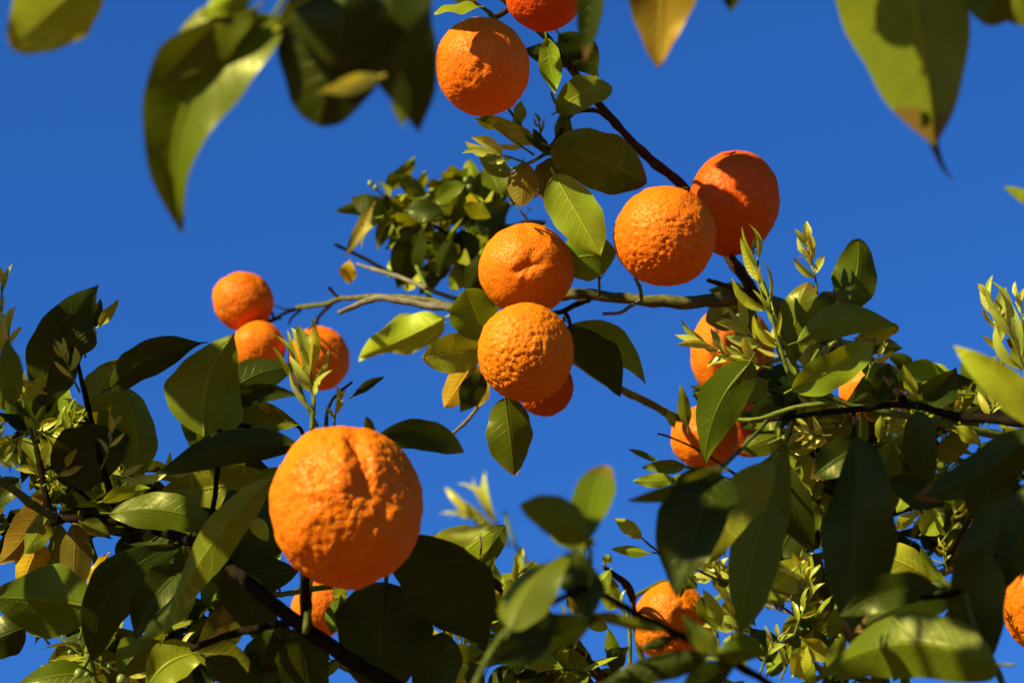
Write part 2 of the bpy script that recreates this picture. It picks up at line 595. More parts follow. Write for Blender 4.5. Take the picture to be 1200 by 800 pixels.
# ------------------------------------------------------------------ filler twigs with leaves
PROTO = {}
def proto(kind, k):
    key = (kind, k)
    if key not in PROTO:
        r = random.Random(hash(kind) % 1 + k * 17 + 3)
        me = leaf_mesh(1.0, r.uniform(0.40, 0.54), fold=r.uniform(0.1, 0.6), curl=r.uniform(-0.18, 0.18), bend=r.uniform(-0.12, 0.12),
                       wave=r.uniform(0.03, 0.12), twist=r.uniform(-1.0, 1.0), drop=r.uniform(-0.1, 0.38), cup=r.uniform(-0.2, 0.2),
                       nv=12, nu=3, seed=k, a=r.uniform(0.58, 0.8), b=r.uniform(0.8, 1.15))
        me.materials.append(MAT_LEAF)
        PROTO[key] = me
    return PROTO[key]

HOLES = []        # (px,py,r): patches of open sky that the photo shows between the leaves
FRUIT = []        # (px,py,r,depth)

def blocked(base, tip, W):
    for t in (0.15, 0.4, 0.65, 0.9):
        x, y, d = proj(base.lerp(tip, t))
        hw = W / d * FPX * 0.35 * (1 if 0.2 < t < 0.8 else 0.5)
        for hx, hy, hr in HOLES:
            if (x - hx) ** 2 + (y - hy) ** 2 < (hr + hw) ** 2:
                return True
        for fx, fy, fr, fd in FRUIT:
            if d < fd + 0.03 and (x - fx) ** 2 + (y - fy) ** 2 < (fr + hw) ** 2:
                return True
    return False

def spray(bg_, pts, n, size, seed, cols, w0=5, w1=2, wc='green', droop=0.25, out=0.9, show=True):
    """a side twig with alternate leaves; size is the leaf length in metres"""
    rnd = random.Random(seed)
    if show:
        _, path = wood(bg_, 'twig', pts, w0, w1, wc, sub=4, sides=6, seed=seed)
    else:
        path = smooth_path([P(*p) for p in pts], 4)
    made = 0
    for k in range(n * 4):
        if made >= n:
            break
        t = rnd.uniform(0.05, 1.0)
        idx = t * (len(path) - 1)
        i0 = min(int(idx), len(path) - 2)
        p = path[i0].lerp(path[i0 + 1], idx - i0)
        tan = (path[i0 + 1] - path[i0]).normalized()
        r3 = Vector((rnd.gauss(0, 1), rnd.gauss(0, 1), rnd.gauss(0, 1))).normalized()
        dv = (tan * rnd.uniform(0.2, 0.8) + r3 * out + Vector((0, 0, -1)) * droop * rnd.random()).normalized()
        ll = size * rnd.uniform(0.6, 1.15)
        me = proto('std', rnd.randint(0, 13))
        q = p + dv * ll * 0.08
        if blocked(q, q + dv * ll, ll * 0.45):
            continue
        o = link(bpy.data.objects.new('leaf', me), bg_)
        up = (SUN * 0.6 + Vector((0, 0, 1)) * 0.5 + Vector((rnd.gauss(0, .5), rnd.gauss(0, .5), rnd.gauss(0, .5)))).normalized()
        s = up.cross(dv)
        if s.length < 0.05:
            s = RIGHT.cross(dv)
        s.normalize()
        nn = dv.cross(s)
        M = Matrix((dv, s, nn)).transposed().to_4x4()
        o.matrix_basis = Matrix.Translation(q - bg_.location) @ M @ Matrix.Diagonal((ll, ll, ll, 1))
        o.color = shade_of(rnd.choice(cols), rnd, 0.22)
        LEAVES.append((o, q + dv * ll * 0.5, ll))
        made += 1

# ------------------------------------------------------------------ oranges
def orange(label, px, py, rx, ry, d, seed, stalk_to, tilt=0.0, wart=0.5, lump=0.03, crease=(), dimple=None,
           pole=(0.1, -0.55, 0.8), colr=(0.55, 0.108, 0.0025), res=1.0, group='ripe oranges on the boughs'):
    """rx,ry: apparent half sizes in photo pixels; pole: where the blossom end points (right, up, to camera)"""
    R = rx / FPX * d
    sq = ry / rx
    rnd = random.Random(seed)
    so = Vector((seed * 3.1, seed * 1.7, seed * 0.9))
    pole = Vector(pole).normalized()
    nlat, nlon = int(84 * res), int(120 * res)
    # frame: local z = towards the blossom end (camera-space basis)
    zax = RIGHT * pole.x + UP * pole.y - FWD * pole.z
    xax = zax.cross(UP if abs(zax.dot(UP)) < 0.9 else RIGHT).normalized()
    yax = zax.cross(xax)
    B = Matrix((xax, yax, zax)).transposed()
    verts, faces = [], []
    ca, sa = math.cos(math.radians(tilt)), math.sin(math.radians(tilt))
    for j in range(nlat + 1):
        th = math.pi * j / nlat
        for i in range(nlon):
            ph = 2 * math.pi * i / nlon
            v = B @ Vector((math.sin(th) * math.cos(ph), math.sin(th) * math.sin(ph), math.cos(th)))
            c3 = Vector((v.dot(RIGHT), v.dot(UP), -v.dot(FWD)))       # camera-space direction
            h = lump * noise.noise(v * 1.7 + so) + lump * 0.5 * noise.noise(v * 4.1 + so)
            k = 0.35 + 0.65 * max(0.0, min(1.0, 0.5 + 0.6 * v.dot(zax) + 0.5 * noise.noise(v * 2.3 - so)))
            vd = noise.voronoi(v * 9.5 + so + Vector((noise.noise(v * 6), noise.noise(v * 6 + so), 0)) * 0.35)[0]
            vd2 = noise.voronoi(v * 15 + so)[0]
            h += wart * k * (0.045 * (0.22 - vd[0] ** 2) + 0.022 * (0.2 - vd2[0] ** 2) + 0.012 * noise.noise(v * 11 + so) + 0.006 * noise.noise(v * 26 + so))
            # navel and stem hollows
            h -= 0.05 * math.exp(-((1 - v.dot(zax)) / 0.012)) + 0.05 * math.exp(-((1 + v.dot(zax)) / 0.03))
            for (cd, cdir, clen, cw, cdep) in crease:       # groove: centre dir, direction of run, length, width, depth
                w_ = c3 - Vector(cd)
                al = w_.dot(Vector(cdir)); ac = (w_ - Vector(cdir) * al).length
                ac += 0.05 * noise.noise(v * 7 + so)
                g = math.exp(-(ac / cw) ** 2) * math.exp(-(al / clen) ** 4)
                h -= cdep * g
                h += cdep * 0.45 * math.exp(-((ac - 2.2 * cw) / (1.6 * cw)) ** 2) * math.exp(-(al / clen) ** 4)
            if dimple:
                dd_, dw, dp = dimple
                rr = (c3 - Vector(dd_).normalized()).length
                h -= dp * math.exp(-(rr / dw) ** 2)
                h -= dp * 0.35 * math.exp(-(rr / (dw * 2.6)) ** 2) * (0.5 + 0.5 * math.sin(6 * math.atan2(c3.y - dd_[1], c3.x - dd_[0]) + 2 * noise.noise(v * 5 + so)))
            # apparent outline: stretch along tilted axis in the picture plane of the fruit
            r = 1 + h
            x, y, z = c3.x * r, c3.y * r, c3.z * r
            xx, yy = x * ca + y * sa, -x * sa + y * ca
            yy *= sq
            x, y = xx * ca - yy * sa, xx * sa + yy * ca
            w3 = (RIGHT * x + UP * y - FWD * z) * R
            verts.append(tuple(w3))
    for j in range(nlat):
        for i in range(nlon):
            a = j * nlon + i
            b = j * nlon + (i + 1) % nlon
            faces.append((a, b, b + nlon, a + nlon))
    me = mesh_from(verts, faces, name='orange')
    me.materials.append(MAT_RIND)
    o = link(bpy.data.objects.new('orange', me))
    o.location = P(px, py, d)
    k = 1 + rnd.uniform(-0.07, 0.07)
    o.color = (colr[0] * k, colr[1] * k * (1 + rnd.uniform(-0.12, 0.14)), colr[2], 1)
    tag(o, label, 'orange', group)
    # calyx and stalk at the stem end
    st = -zax
    top = st * R * 0.94
    cv, cf = [tuple(top + st * R * 0.03)], []
    x2, y2 = xax, yax
    nl = 15
    for ring, (rr, hh) in enumerate(((0.10, 0.035), (0.19, 0.0))):
        for q in range(nl):
            an = 2 * math.pi * q / nl
            r_ = R * rr * (1 + (0.35 * math.cos(5 * an) if ring else 0))
            cv.append(tuple(top + (x2 * math.cos(an) + y2 * math.sin(an)) * r_ + st * R * (hh + 0.02)))
    for q in range(nl):
        cf.append((0, 1 + q, 1 + (q + 1) % nl))
        cf.append((1 + q, 1 + nl + q, 1 + nl + (q + 1) % nl, 1 + (q + 1) % nl))
    cm = mesh_from(cv, cf, name='calyx')
    cm.materials.append(MAT_BARK)
    co = link(bpy.data.objects.new('calyx', cm), o)
    co.color = (*C['green'], 1)
    if stalk_to is not None:
        end = P(*stalk_to) - o.location
        p1 = top + st * R * 0.35
        path = smooth_path([top * 0.97, p1, p1.lerp(end, 0.5) + UP * R * 0.05, end], 5)
        v, f, uv = tube_mesh(path, 0.0024, 0.0020, 7, 0.15, seed, True, 0.3)
        sm = mesh_from([tuple(q) for q in v], f, uv, name='stalk')
        sm.materials.append(MAT_BARK)
        so_ = link(bpy.data.objects.new('stalk', sm), o)
        so_.color = (*C['green'], 1)
    FRUIT.append((px, py, max(rx, ry), d))
    return o
def sprouts(bg_, n, x0, x1, y0, y1, d0, d1, seed, ln=30, cols='PPLB'):
    rnd = random.Random(seed)
    k = 0
    for _ in range(n * 5):
        if k >= n:
            break
        x, y, d = rnd.uniform(x0, x1), rnd.uniform(y0, y1), rnd.uniform(d0, d1)
        an = math.radians(rnd.gauss(90, 45))
        L = rnd.uniform(22, 46)
        tx, ty = x + L * math.cos(an), y - L * math.sin(an)
        if blocked(P(x, y, d), P(tx, ty, d), 0.03):
            continue
        shoot(bg_, x, y, tx, ty, d, n=rnd.randint(5, 8), ln=ln * rnd.uniform(0.7, 1.2), seed=rnd.randint(0, 9999), c=rnd.choice(cols),
              spread=rnd.uniform(36, 60), wr=rnd.uniform(0.24, 0.36))
        k += 1
# ================================================================== the scene
HOLES += [(25, 560, 14), (8, 585, 12), (8, 670, 14), (122, 640, 20), (105, 655, 8), (35, 768, 20), (172, 470, 14), (180, 510, 10),
          (290, 575, 10), (268, 752, 16), (290, 735, 12), (320, 705, 14), (350, 690, 10), (205, 612, 7), (225, 655, 5),
          (585, 665, 10), (565, 690, 5), (700, 745, 18), (675, 738, 10), (590, 775, 13), (665, 672, 6), (715, 700, 18), (735, 640, 20),
          (600, 600, 60), (540, 580, 40), (660, 640, 8), (1172, 585, 16), (1040, 672, 8), (905, 730, 16), (885, 705, 8), (925, 715, 8),
          (1178, 785, 14), (805, 648, 5), (760, 785, 9), (860, 775, 8), (1110, 523, 5), (1160, 560, 8), (520, 560, 50),
          (450, 470, 60), (480, 580, 25), (640, 560, 60), (720, 560, 50), (745, 500, 40), (770, 410, 30), (760, 620, 12),
          (1080, 380, 40), (1060, 320, 40), (1100, 410, 16), (870, 790, 6), (880, 760, 6)]

HOLES[:] = [(x, y, r * (0.6 if r < 30 else 1.0)) for x, y, r in HOLES]
# ---------------------------------------------------------------- oranges
orange('large wrinkled orange with a deep vertical fold, on an upright dark stalk', 406, 594, 90, 95, 1.70, 3, (358, 742, 1.74),
       tilt=-6, wart=0.68, lump=0.06, pole=(0.35, 0.2, 0.9), res=1.6,
       crease=(((0.20, 0.66, 0.70), (0.20, -0.78, 0.58), 0.58, 0.10, 0.10), ((-0.12, 0.0, 0.98), (0.7, -0.7, 0.1), 0.28, 0.07, 0.022), ((0.45, -0.1, 0.88), (-0.55, -0.75, 0.2), 0.3, 0.09, 0.045), ((-0.35, 0.45, 0.82), (0.45, -0.85, 0.2), 0.4, 0.09, 0.03)))
orange('smooth orange with a puckered dimple, resting on top of a knobbly one', 617, 316, 56, 54, 2.42, 5, (645, 346, 2.50),
       wart=0.32, lump=0.025, dimple=((0.04, 0.05, 1.0), 0.24, 0.075), pole=(0.0, 0.75, 0.5), res=1.3,
       crease=(((-0.08, 0.02, 0.99), (0.85, 0.5, 0.0), 0.22, 0.08, 0.05),))
orange('very knobbly round orange under the dimpled one, a green leaf hanging below it', 616, 413, 56, 58, 2.34, 8, (662, 365, 2.48),
       wart=1.15, lump=0.02, pole=(0.1, -0.45, 0.85), res=1.4)
orange('half hidden orange tucked behind the very knobbly round one', 639, 453, 33, 35, 2.48, 12, (662, 372, 2.50), wart=0.9, colr=(0.42, 0.055, 0.002))  # shade behind its neighbour put into a darker, redder rind colour
orange('pebbly orange hanging just under the thin dark branch, bumps on its underside', 779, 277, 60, 59, 2.36, 15, (806, 222, 2.44),
       tilt=8, wart=0.95, lump=0.025, pole=(0.25, -0.65, 0.7), res=1.4)
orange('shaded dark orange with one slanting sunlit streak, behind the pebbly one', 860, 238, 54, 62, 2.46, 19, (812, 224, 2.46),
       tilt=-14, wart=0.6, lump=0.03, pole=(0.5, -0.35, 0.75), colr=(0.50, 0.052, 0.002), res=1.3)  # deep shade painted in through a darker, redder rind
orange('orange with a leaf shadow across its crown, hanging below a twig fork', 565, 78, 55, 58, 2.36, 22, (572, 14, 2.40),
       tilt=20, wart=0.6, lump=0.025, pole=(-0.3, -0.65, 0.65), res=1.3,
       crease=(((0.05, 0.05, 0.98), (-0.25, -0.95, 0.1), 0.3, 0.08, 0.03),))
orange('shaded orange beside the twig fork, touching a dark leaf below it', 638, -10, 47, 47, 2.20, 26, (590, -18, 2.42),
       wart=0.6, pole=(0.2, -0.6, 0.75), colr=(0.50, 0.052, 0.002))  # rind colour lowered to carry its shade
orange('small orange on top of another at the tips of bare black twigs', 285, 353, 36, 35, 3.25, 31, (322, 374, 3.27),
       tilt=-20, wart=0.6, lump=0.05, pole=(-0.3, -0.5, 0.8))
orange('small orange wedged under another, half covered by a pointed dark leaf', 303, 407, 32, 31, 3.22, 34, (330, 372, 3.26), wart=0.5, lump=0.04)
orange('small orange behind a pale green shoot, below bare black twigs', 374, 420, 36, 38, 3.22, 37, (362, 386, 3.26),
       wart=0.45, lump=0.05, pole=(0.5, -0.2, 0.8))
orange('orange showing below the large wrinkled one, behind a dark upright stalk', 374, 714, 33, 34, 2.75, 41, (395, 690, 2.8), wart=0.6)
orange('pale sunlit orange behind sprouting young shoots, shaded along its top', 858, 414, 49, 58, 2.62, 44, (880, 352, 2.6), wart=0.25, lump=0.03, res=1.1)
orange('smooth sunlit orange with a leaf shadow, crossed by a thin twig', 826, 512, 40, 38, 2.72, 47, (870, 480, 2.7), wart=0.2, lump=0.04, res=1.1)
orange('dark shaded orange deep behind a hanging leaf, beside the smooth sunlit one', 880, 492, 36, 44, 2.82, 50, (905, 455, 2.8), wart=0.4, colr=(0.45, 0.05, 0.002))  # darkened red rind colour stands in for shade
orange('orange mostly hidden in leaves, one sunlit corner above the dark branch', 1022, 458, 38, 38, 2.80, 53, (1045, 430, 2.75), wart=0.5)
orange('rough orange with a red twig at its side and young leaves over it', 789, 730, 46, 49, 2.60, 57, (742, 700, 2.62),
       tilt=12, wart=1.1, lump=0.05, pole=(0.1, -0.75, 0.6), res=1.2,
       crease=(((0.2, 0.1, 0.97), (-0.1, -0.95, 0.2), 0.6, 0.07, 0.05),))
orange('coarse orange hanging alone beside very large dark drooping leaves', 1222, 702, 50, 63, 2.40, 61, (1230, 630, 2.45), wart=0.8, pole=(-0.2, -0.5, 0.8), res=1.1)

# ---------------------------------------------------------------- long thin branch rising to the upper fruit
b = bough('orange_branch', (886, 346, 2.48), 'thin dark branch slanting up to the oranges at its forked tip')
wood(b, 'branch', [(888, 349, 2.48), (862, 312, 2.50), (832, 262, 2.52), (800, 217, 2.50), (760, 185, 2.48), (722, 145, 2.46), (692, 108, 2.44),
                   (662, 72, 2.43), (636, 40, 2.42), (600, 8, 2.42), (560, -30, 2.42), (500, -90, 2.42)], 13, 6, 'brown')
wood(b, 'twig', [(724, 148, 2.46), (705, 133, 2.44), (688, 129, 2.42), (668, 136, 2.41), (655, 160, 2.40), (640, 178, 2.40)], 6, 5, 'brown')
wood(b, 'twig', [(640, 178, 2.40), (622, 165, 2.40), (606, 142, 2.40), (596, 128, 2.41)], 6, 3, 'green')
wood(b, 'twig', [(640, 180, 2.40), (618, 192, 2.38), (598, 198, 2.38), (585, 200, 2.38)], 5, 3, 'stem')
wood(b, 'twig', [(572, 14, 2.40), (582, 20, 2.41), (600, 8, 2.42)], 6, 6, 'brown')
wood(b, 'twig', [(575, 16, 2.40), (560, 6, 2.38), (545, -4, 2.36)], 5, 3, 'green')
wood(b, 'twig', [(640, 180, 2.40), (660, 176, 2.39), (672, 168, 2.38)], 6, 4, 'green')
wood(b, 'twig', [(665, 140, 2.41), (650, 118, 2.40), (646, 108, 2.40)], 4, 3, 'green')
leaf(b, 645, 172, 759, 217, 70, 2.38, 0.02, 8, 'G', fold=0.19, bend=0.05, curl=0.03, a=0.6, b=0.55)
leaf(b, 658, 186, 634, 232, 42, 2.40, 0.0, 10, 'N', fold=0.24, a=0.6, b=0.5)
leaf(b, 650, 205, 704, 298, 60, 2.36, -0.02, -4, 'L', fold=0.26, curl=0.02, a=0.62, b=0.72)
leaf(b, 722, 296, 652, 306, 56, 2.42, 0.0, -8, 'B', fold=0.06, a=0.6, b=0.55)
leaf(b, 613, 190, 611, 242, 36, 2.38, 0.0, 6, 'K', fold=0.2, a=0.55, b=0.5)
leaf(b, 628, 168, 572, 138, 22, 2.40, -0.02, 20, 'L', fold=0.2)
leaf(b, 606, 150, 612, 118, 16, 2.40, 0.0, 30, 'B')
leaf(b, 652, 132, 717, 102, 42, 2.40, 0.0, -14, 'O', fold=0.24, bend=0.08, a=0.6, b=0.5)
leaf(b, 660, 128, 652, 178, 22, 2.40, 0.0, 30, 'G', fold=0.3)
leaf(b, 640, 44, 652, 112, 26, 2.40, 0.0, 22, 'B', fold=0.3, twist=0.8)
leaf(b, 690, 62, 612, 60, 30, 2.45, 0.0, -20, 'D', fold=0.24, bend=0.05)
leaf(b, 655, 40, 700, 92, 38, 2.46, 0.0, 30, 'D', fold=0.24)
leaf(b, 680, 5, 706, 16, 26, 2.40, 0.0, 10, 'O', fold=0.29)
leaf(b, 562, 8, 508, 12, 16, 2.31, 0.0, 64, 'B', fold=0.15, bend=-0.05, twist=0)
leaf(b, 556, 0, 520, -14, 20, 2.36, -0.03, 25, 'L')
leaf(b, 640, 178, 626, 150, 14, 2.38, 0, 20, 'D')
leaf(b, 560, 140, 600, 152, 18, 2.42, 0.02, 30, 'G')
leaf(b, 600, 205, 560, 180, 26, 2.46, 0.02, -20, 'O')
shoot(b, 618, 192, 575, 180, 2.38, n=4, ln=40, seed=4, spread=30)
shoot(b, 626, 182, 598, 160, 2.39, n=4, ln=30, seed=5, spread=30)
shoot(b, 640, 178, 632, 145, 2.39, n=4, ln=20, seed=6, c='B', spread=40)
wood(b, 'twig', [(618, 258, 2.40), (612, 250, 2.39), (604, 240, 2.39)], 3, 1.5, 'stem')
wood(b, 'twig', [(614, 254, 2.40), (620, 246, 2.39), (627, 242, 2.38)], 2, 1, 'stem')

# ---------------------------------------------------------------- main horizontal branch
b = bough('orange_branch', (1230, 500, 2.68), 'stout horizontal branch behind the stacked oranges, ending in a bare grey stub')
_, main_path = wood(b, 'branch', [(1420, 590, 2.72), (1300, 535, 2.70), (1230, 502, 2.68), (1150, 474, 2.66), (1095, 458, 2.64), (1040, 438, 2.62), (985, 405, 2.58), (930, 368, 2.52),
                   (888, 350, 2.50), (845, 352, 2.49), (795, 354, 2.48), (745, 352, 2.48), (700, 346, 2.49), (650, 346, 2.50), (590, 352, 2.52), (525, 360, 2.55)], 26, 9, 'olivebark', sides=10)
wood(b, 'twig', [(530, 360, 2.55), (500, 358, 2.56), (470, 352, 2.57), (445, 349, 2.58), (420, 356, 2.6), (396, 367, 2.6)], 10, 7, 'grey')
wood(b, 'twig', [(530, 357, 2.57), (490, 350, 2.62), (450, 347, 2.7), (415, 349, 2.8), (398, 350, 2.9), (382, 356, 3.0), (348, 360, 3.1)], 7, 6, 'olivebark')
wood(b, 'twig', [(398, 350, 2.9), (392, 344, 2.9), (385, 336, 2.9)], 4, 4, 'brown')
wood(b, 'twig', [(388, 356, 3.0), (376, 368, 3.05), (368, 380, 3.15), (362, 386, 3.2)], 5, 3, 'olivebark')
wood(b, 'twig', [(372, 374, 3.1), (372, 382, 3.1)], 3, 2, 'dark')
wood(b, 'twig', [(350, 361, 3.1), (335, 366, 3.18), (322, 374, 3.25), (312, 380, 3.25)], 5, 3, 'dark')
wood(b, 'twig', [(346, 362, 3.1), (334, 362, 3.15), (322, 358, 3.18)], 3, 2, 'dark')
wood(b, 'twig', [(352, 364, 3.1), (342, 372, 3.15), (338, 380, 3.15)], 3, 2, 'dark')
wood(b, 'twig', [(690, 351, 2.48), (672, 358, 2.47), (655, 366, 2.46)], 8, 5, 'brown')
wood(b, 'twig', [(750, 352, 2.46), (738, 360, 2.43), (726, 367, 2.42), (706, 368, 2.42)], 5, 4, 'grey')
wood(b, 'twig', [(752, 352, 2.46), (750, 338, 2.44), (744, 326, 2.42)], 5, 4, 'stem')
wood(b, 'twig', [(702, 346, 2.47), (702, 330, 2.45), (700, 308, 2.44)], 4, 3, 'green')
wood(b, 'twig', [(702, 328, 2.45), (708, 320, 2.44)], 2, 1.5, 'green')
wood(b, 'twig', [(662, 366, 2.48), (668, 380, 2.46), (664, 390, 2.44)], 5, 4, 'brown')
wood(b, 'twig', [(572, 462, 2.50), (556, 482, 2.48), (543, 497, 2.47), (528, 510, 2.46)], 5, 4, 'grey')
wood(b, 'twig', [(600, 355, 2.52), (585, 400, 2.50), (572, 440, 2.50), (572, 465, 2.50)], 6, 5, 'brown')
wood(b, 'twig', [(648, 400, 2.52), (690, 435, 2.56), (730, 457, 2.60), (770, 477, 2.66), (800, 490, 2.70), (870, 486, 2.72), (960, 500, 2.72)], 8, 12, 'stem')
leaf(b, 570, 398, 546, 340, 58, 2.44, -0.02, 8, 'B', fold=0.26, a=0.5, b=0.5, wave=0.08)
leaf(b, 564, 408, 497, 421, 50, 2.46, -0.02, -6, 'L', fold=0.16, a=0.5, b=0.6)
leaf(b, 556, 424, 520, 477, 38, 2.48, 0.0, 8, 'Y', fold=0.24, a=0.5, b=0.6, wave=0.08)
leaf(b, 564, 436, 541, 484, 30, 2.45, 0.0, -22, 'D', fold=0.2)
leaf(b, 570, 442, 558, 478, 22, 2.48, 0.0, 10, 'K')
leaf(b, 592, 466, 603, 557, 54, 2.36, 0.0, -8, 'G', fold=0.28, a=0.55, b=0.62)
leaf(b, 664, 384, 727, 464, 46, 2.44, 0.02, 18, 'D', fold=0.22, bend=0.10)
leaf(b, 668, 380, 759, 448, 36, 2.46, 0.0, -14, 'B', fold=0.28, bend=0.12, b=0.9)
leaf(b, 522, 372, 420, 420, 42, 2.9, 0.05, -20, 'L', fold=0.45, wave=0.30, curl=0.05)
leaf(b, 512, 376, 440, 380, 28, 2.95, 0.05, 35, 'O', wave=0.2)
# black-green thin branch end with calyx remains below the slanting junction
wood(b, 'twig', [(888, 348, 2.49), (872, 320, 2.46), (856, 300, 2.45)], 9, 7, 'brown')
wood(b, 'twig', [(880, 345, 2.48), (860, 338, 2.45), (830, 328, 2.43)], 7, 6, 'brown')
leaf(b, 880, 350, 828, 378, 44, 2.56, 0.0, -10, 'O', fold=0.24, a=0.5, b=0.5)
leaf(b, 890, 352, 830, 340, 30, 2.56, 0.0, 20, 'G', fold=0.24)
leaf(b, 882, 360, 862, 395, 26, 2.55, 0.0, 20, 'O')

# ---------------------------------------------------------------- leafy twig behind the stacked oranges
b = bough('orange_branch', (600, 345, 3.0), 'leafy twig with curled leaves behind the dimpled orange, against the sky')
wood(b, 'branch', [(640, 352, 2.75), (590, 330, 2.95), (560, 300, 3.1), (520, 272, 3.15), (490, 255, 3.15), (462, 240, 3.15)], 8, 4, 'dark')
wood(b, 'twig', [(560, 358, 2.7), (500, 338, 2.9), (455, 318, 3.1), (425, 302, 3.15), (392, 286, 3.15)], 6, 4, 'dark')
wood(b, 'twig', [(500, 338, 2.9), (470, 325, 3.0), (440, 316, 3.05), (418, 310, 3.1)], 6, 4, 'grey')
wood(b, 'twig', [(505, 352, 2.95), (496, 330, 3.0), (488, 312, 3.05)], 6, 4, 'stem')
for a in ((453, 226, 487, 188, 20, 'O', 30), (456, 234, 393, 250, 20, 'G', -20), (437, 242, 406, 300, 15, 'K', 20), (465, 243, 440, 292, 20, 'O', 10),
          (498, 228, 470, 206, 22, 'G', 20), (492, 222, 499, 202, 12, 'L', 10), (410, 306, 408, 333, 20, 'Y', 15), (492, 262, 466, 338, 40, 'D', 10),
          (520, 250, 470, 245, 26, 'D', 10), (510, 235, 545, 215, 24, 'G', -20), (528, 262, 540, 220, 26, 'O', 15), (545, 262, 560, 205, 30, 'D', -10),
          (560, 270, 600, 235, 36, 'D', 12), (556, 250, 590, 205, 40, 'G', -20), (535, 268, 500, 300, 30, 'D', 10), (540, 270, 548, 318, 34, 'D', 20),
          (556, 276, 572, 312, 26, 'L', 15), (530, 280, 512, 330, 24, 'D', 20), (548, 315, 528, 340, 28, 'B', 15), (566, 300, 548, 350, 28, 'D', 20),
          (500, 255, 478, 290, 24, 'O', -30), (575, 290, 610, 262, 34, 'D', 10), (585, 305, 640, 258, 44, 'D', -15), (520, 300, 490, 345, 30, 'D', 25),
          (545, 240, 575, 255, 20, 'B', 15), (500, 320, 470, 340, 18, 'L', 30), (588, 228, 570, 190, 30, 'G', 20), (600, 240, 632, 200, 34, 'D', 15),
          (538, 300, 534, 340, 14, 'Y', 40), (470, 300, 455, 325, 18, 'B', 10), (482, 240, 508, 258, 18, 'B', -20)):
    leaf(b, a[0], a[1], a[2], a[3], a[4], 3.12 + RND.uniform(-0.12, 0.12), RND.uniform(-0.04, 0.04), a[6], a[5], wave=0.14, twist=RND.uniform(-0.6, 0.6), drop=RND.uniform(0, 0.15))
spray(b, [(550, 325, 3.1), (505, 285, 3.12), (450, 250, 3.15)], 58, 0.046, 71, 'DGOOBBL', 4, 2)
spray(b, [(590, 290, 3.15), (560, 250, 3.18), (530, 222, 3.2)], 60, 0.046, 72, 'DGOBBL', 4, 2)
wood(b, 'twig', [(462, 240, 3.14), (448, 228, 3.13), (434, 216, 3.12)], 3, 2, 'stem')
wood(b, 'twig', [(560, 235, 3.2), (550, 222, 3.15), (546, 212, 3.12)], 3, 2, 'stem')
for (x, y) in ((434, 215), (440, 220), (546, 211), (550, 219)):
    bud(b, x, y, 3.12, 3.5)

# ---------------------------------------------------------------- dark bough under the large orange, with the leaves of the left mass
b = bough('orange_branch', (520, 850, 1.80), 'dark bough running under the large wrinkled orange with a crowd of big leaves')
wood(b, 'branch', [(640, 930, 1.86), (540, 860, 1.82), (465, 805, 1.80), (405, 768, 1.78), (350, 730, 1.77), (300, 690, 1.78), (262, 658, 1.82), (240, 640, 1.86), (195, 625, 1.95),
                   (135, 610, 2.02), (66, 610, 2.05), (30, 640, 2.10)], 21, 8, 'dark', sides=10)
wood(b, 'twig', [(358, 738, 1.76), (358, 705, 1.74), (357, 672, 1.72)], 15, 11, 'dark')
wood(b, 'twig', [(225, 760, 1.86), (262, 746, 1.84), (300, 736, 1.80), (345, 728, 1.78)], 8, 10, 'dark')
wood(b, 'twig', [(262, 660, 1.82), (320, 695, 2.1), (360, 690, 2.3), (410, 684, 2.5)], 6, 8, 'green')
wood(b, 'twig', [(66, 610, 2.05), (52, 575, 2.05), (44, 530, 2.06), (34, 495, 2.06), (18, 472, 2.06), (8, 450, 2.06)], 9, 5, 'dark')
wood(b, 'twig', [(135, 608, 2.02), (128, 575, 2.02), (116, 530, 2.02), (104, 480, 2.02), (92, 430, 2.03), (80, 395, 2.04)], 9, 4, 'dark')
wood(b, 'twig', [(66, 608, 2.05), (40, 592, 2.0), (10, 570, 1.95), (-30, 545, 1.9)], 11, 9, 'green')
wood(b, 'twig', [(104, 585, 2.02), (76, 560, 2.04), (55, 545, 2.06)], 5, 3, 'dark')
wood(b, 'twig', [(240, 640, 1.86), (250, 590, 1.9), (256, 540, 1.95), (258, 490, 2.0)], 8, 5, 'dark')
wood(b, 'twig', [(258, 495, 2.0), (300, 500, 2.05), (345, 498, 2.1), (356, 510, 2.12)], 5, 4, 'dark')
wood(b, 'twig', [(382, 505, 1.85), (384, 480, 1.9), (395, 462, 1.95), (412, 448, 2.0)], 5, 3, 'dark')
wood(b, 'twig', [(102, 765, 2.0), (106, 740, 2.0), (104, 715, 2.0)], 8, 5, 'stem')
wood(b, 'twig', [(130, 830, 2.0), (112, 800, 2.0), (102, 765, 2.0)], 9, 8, 'stem')
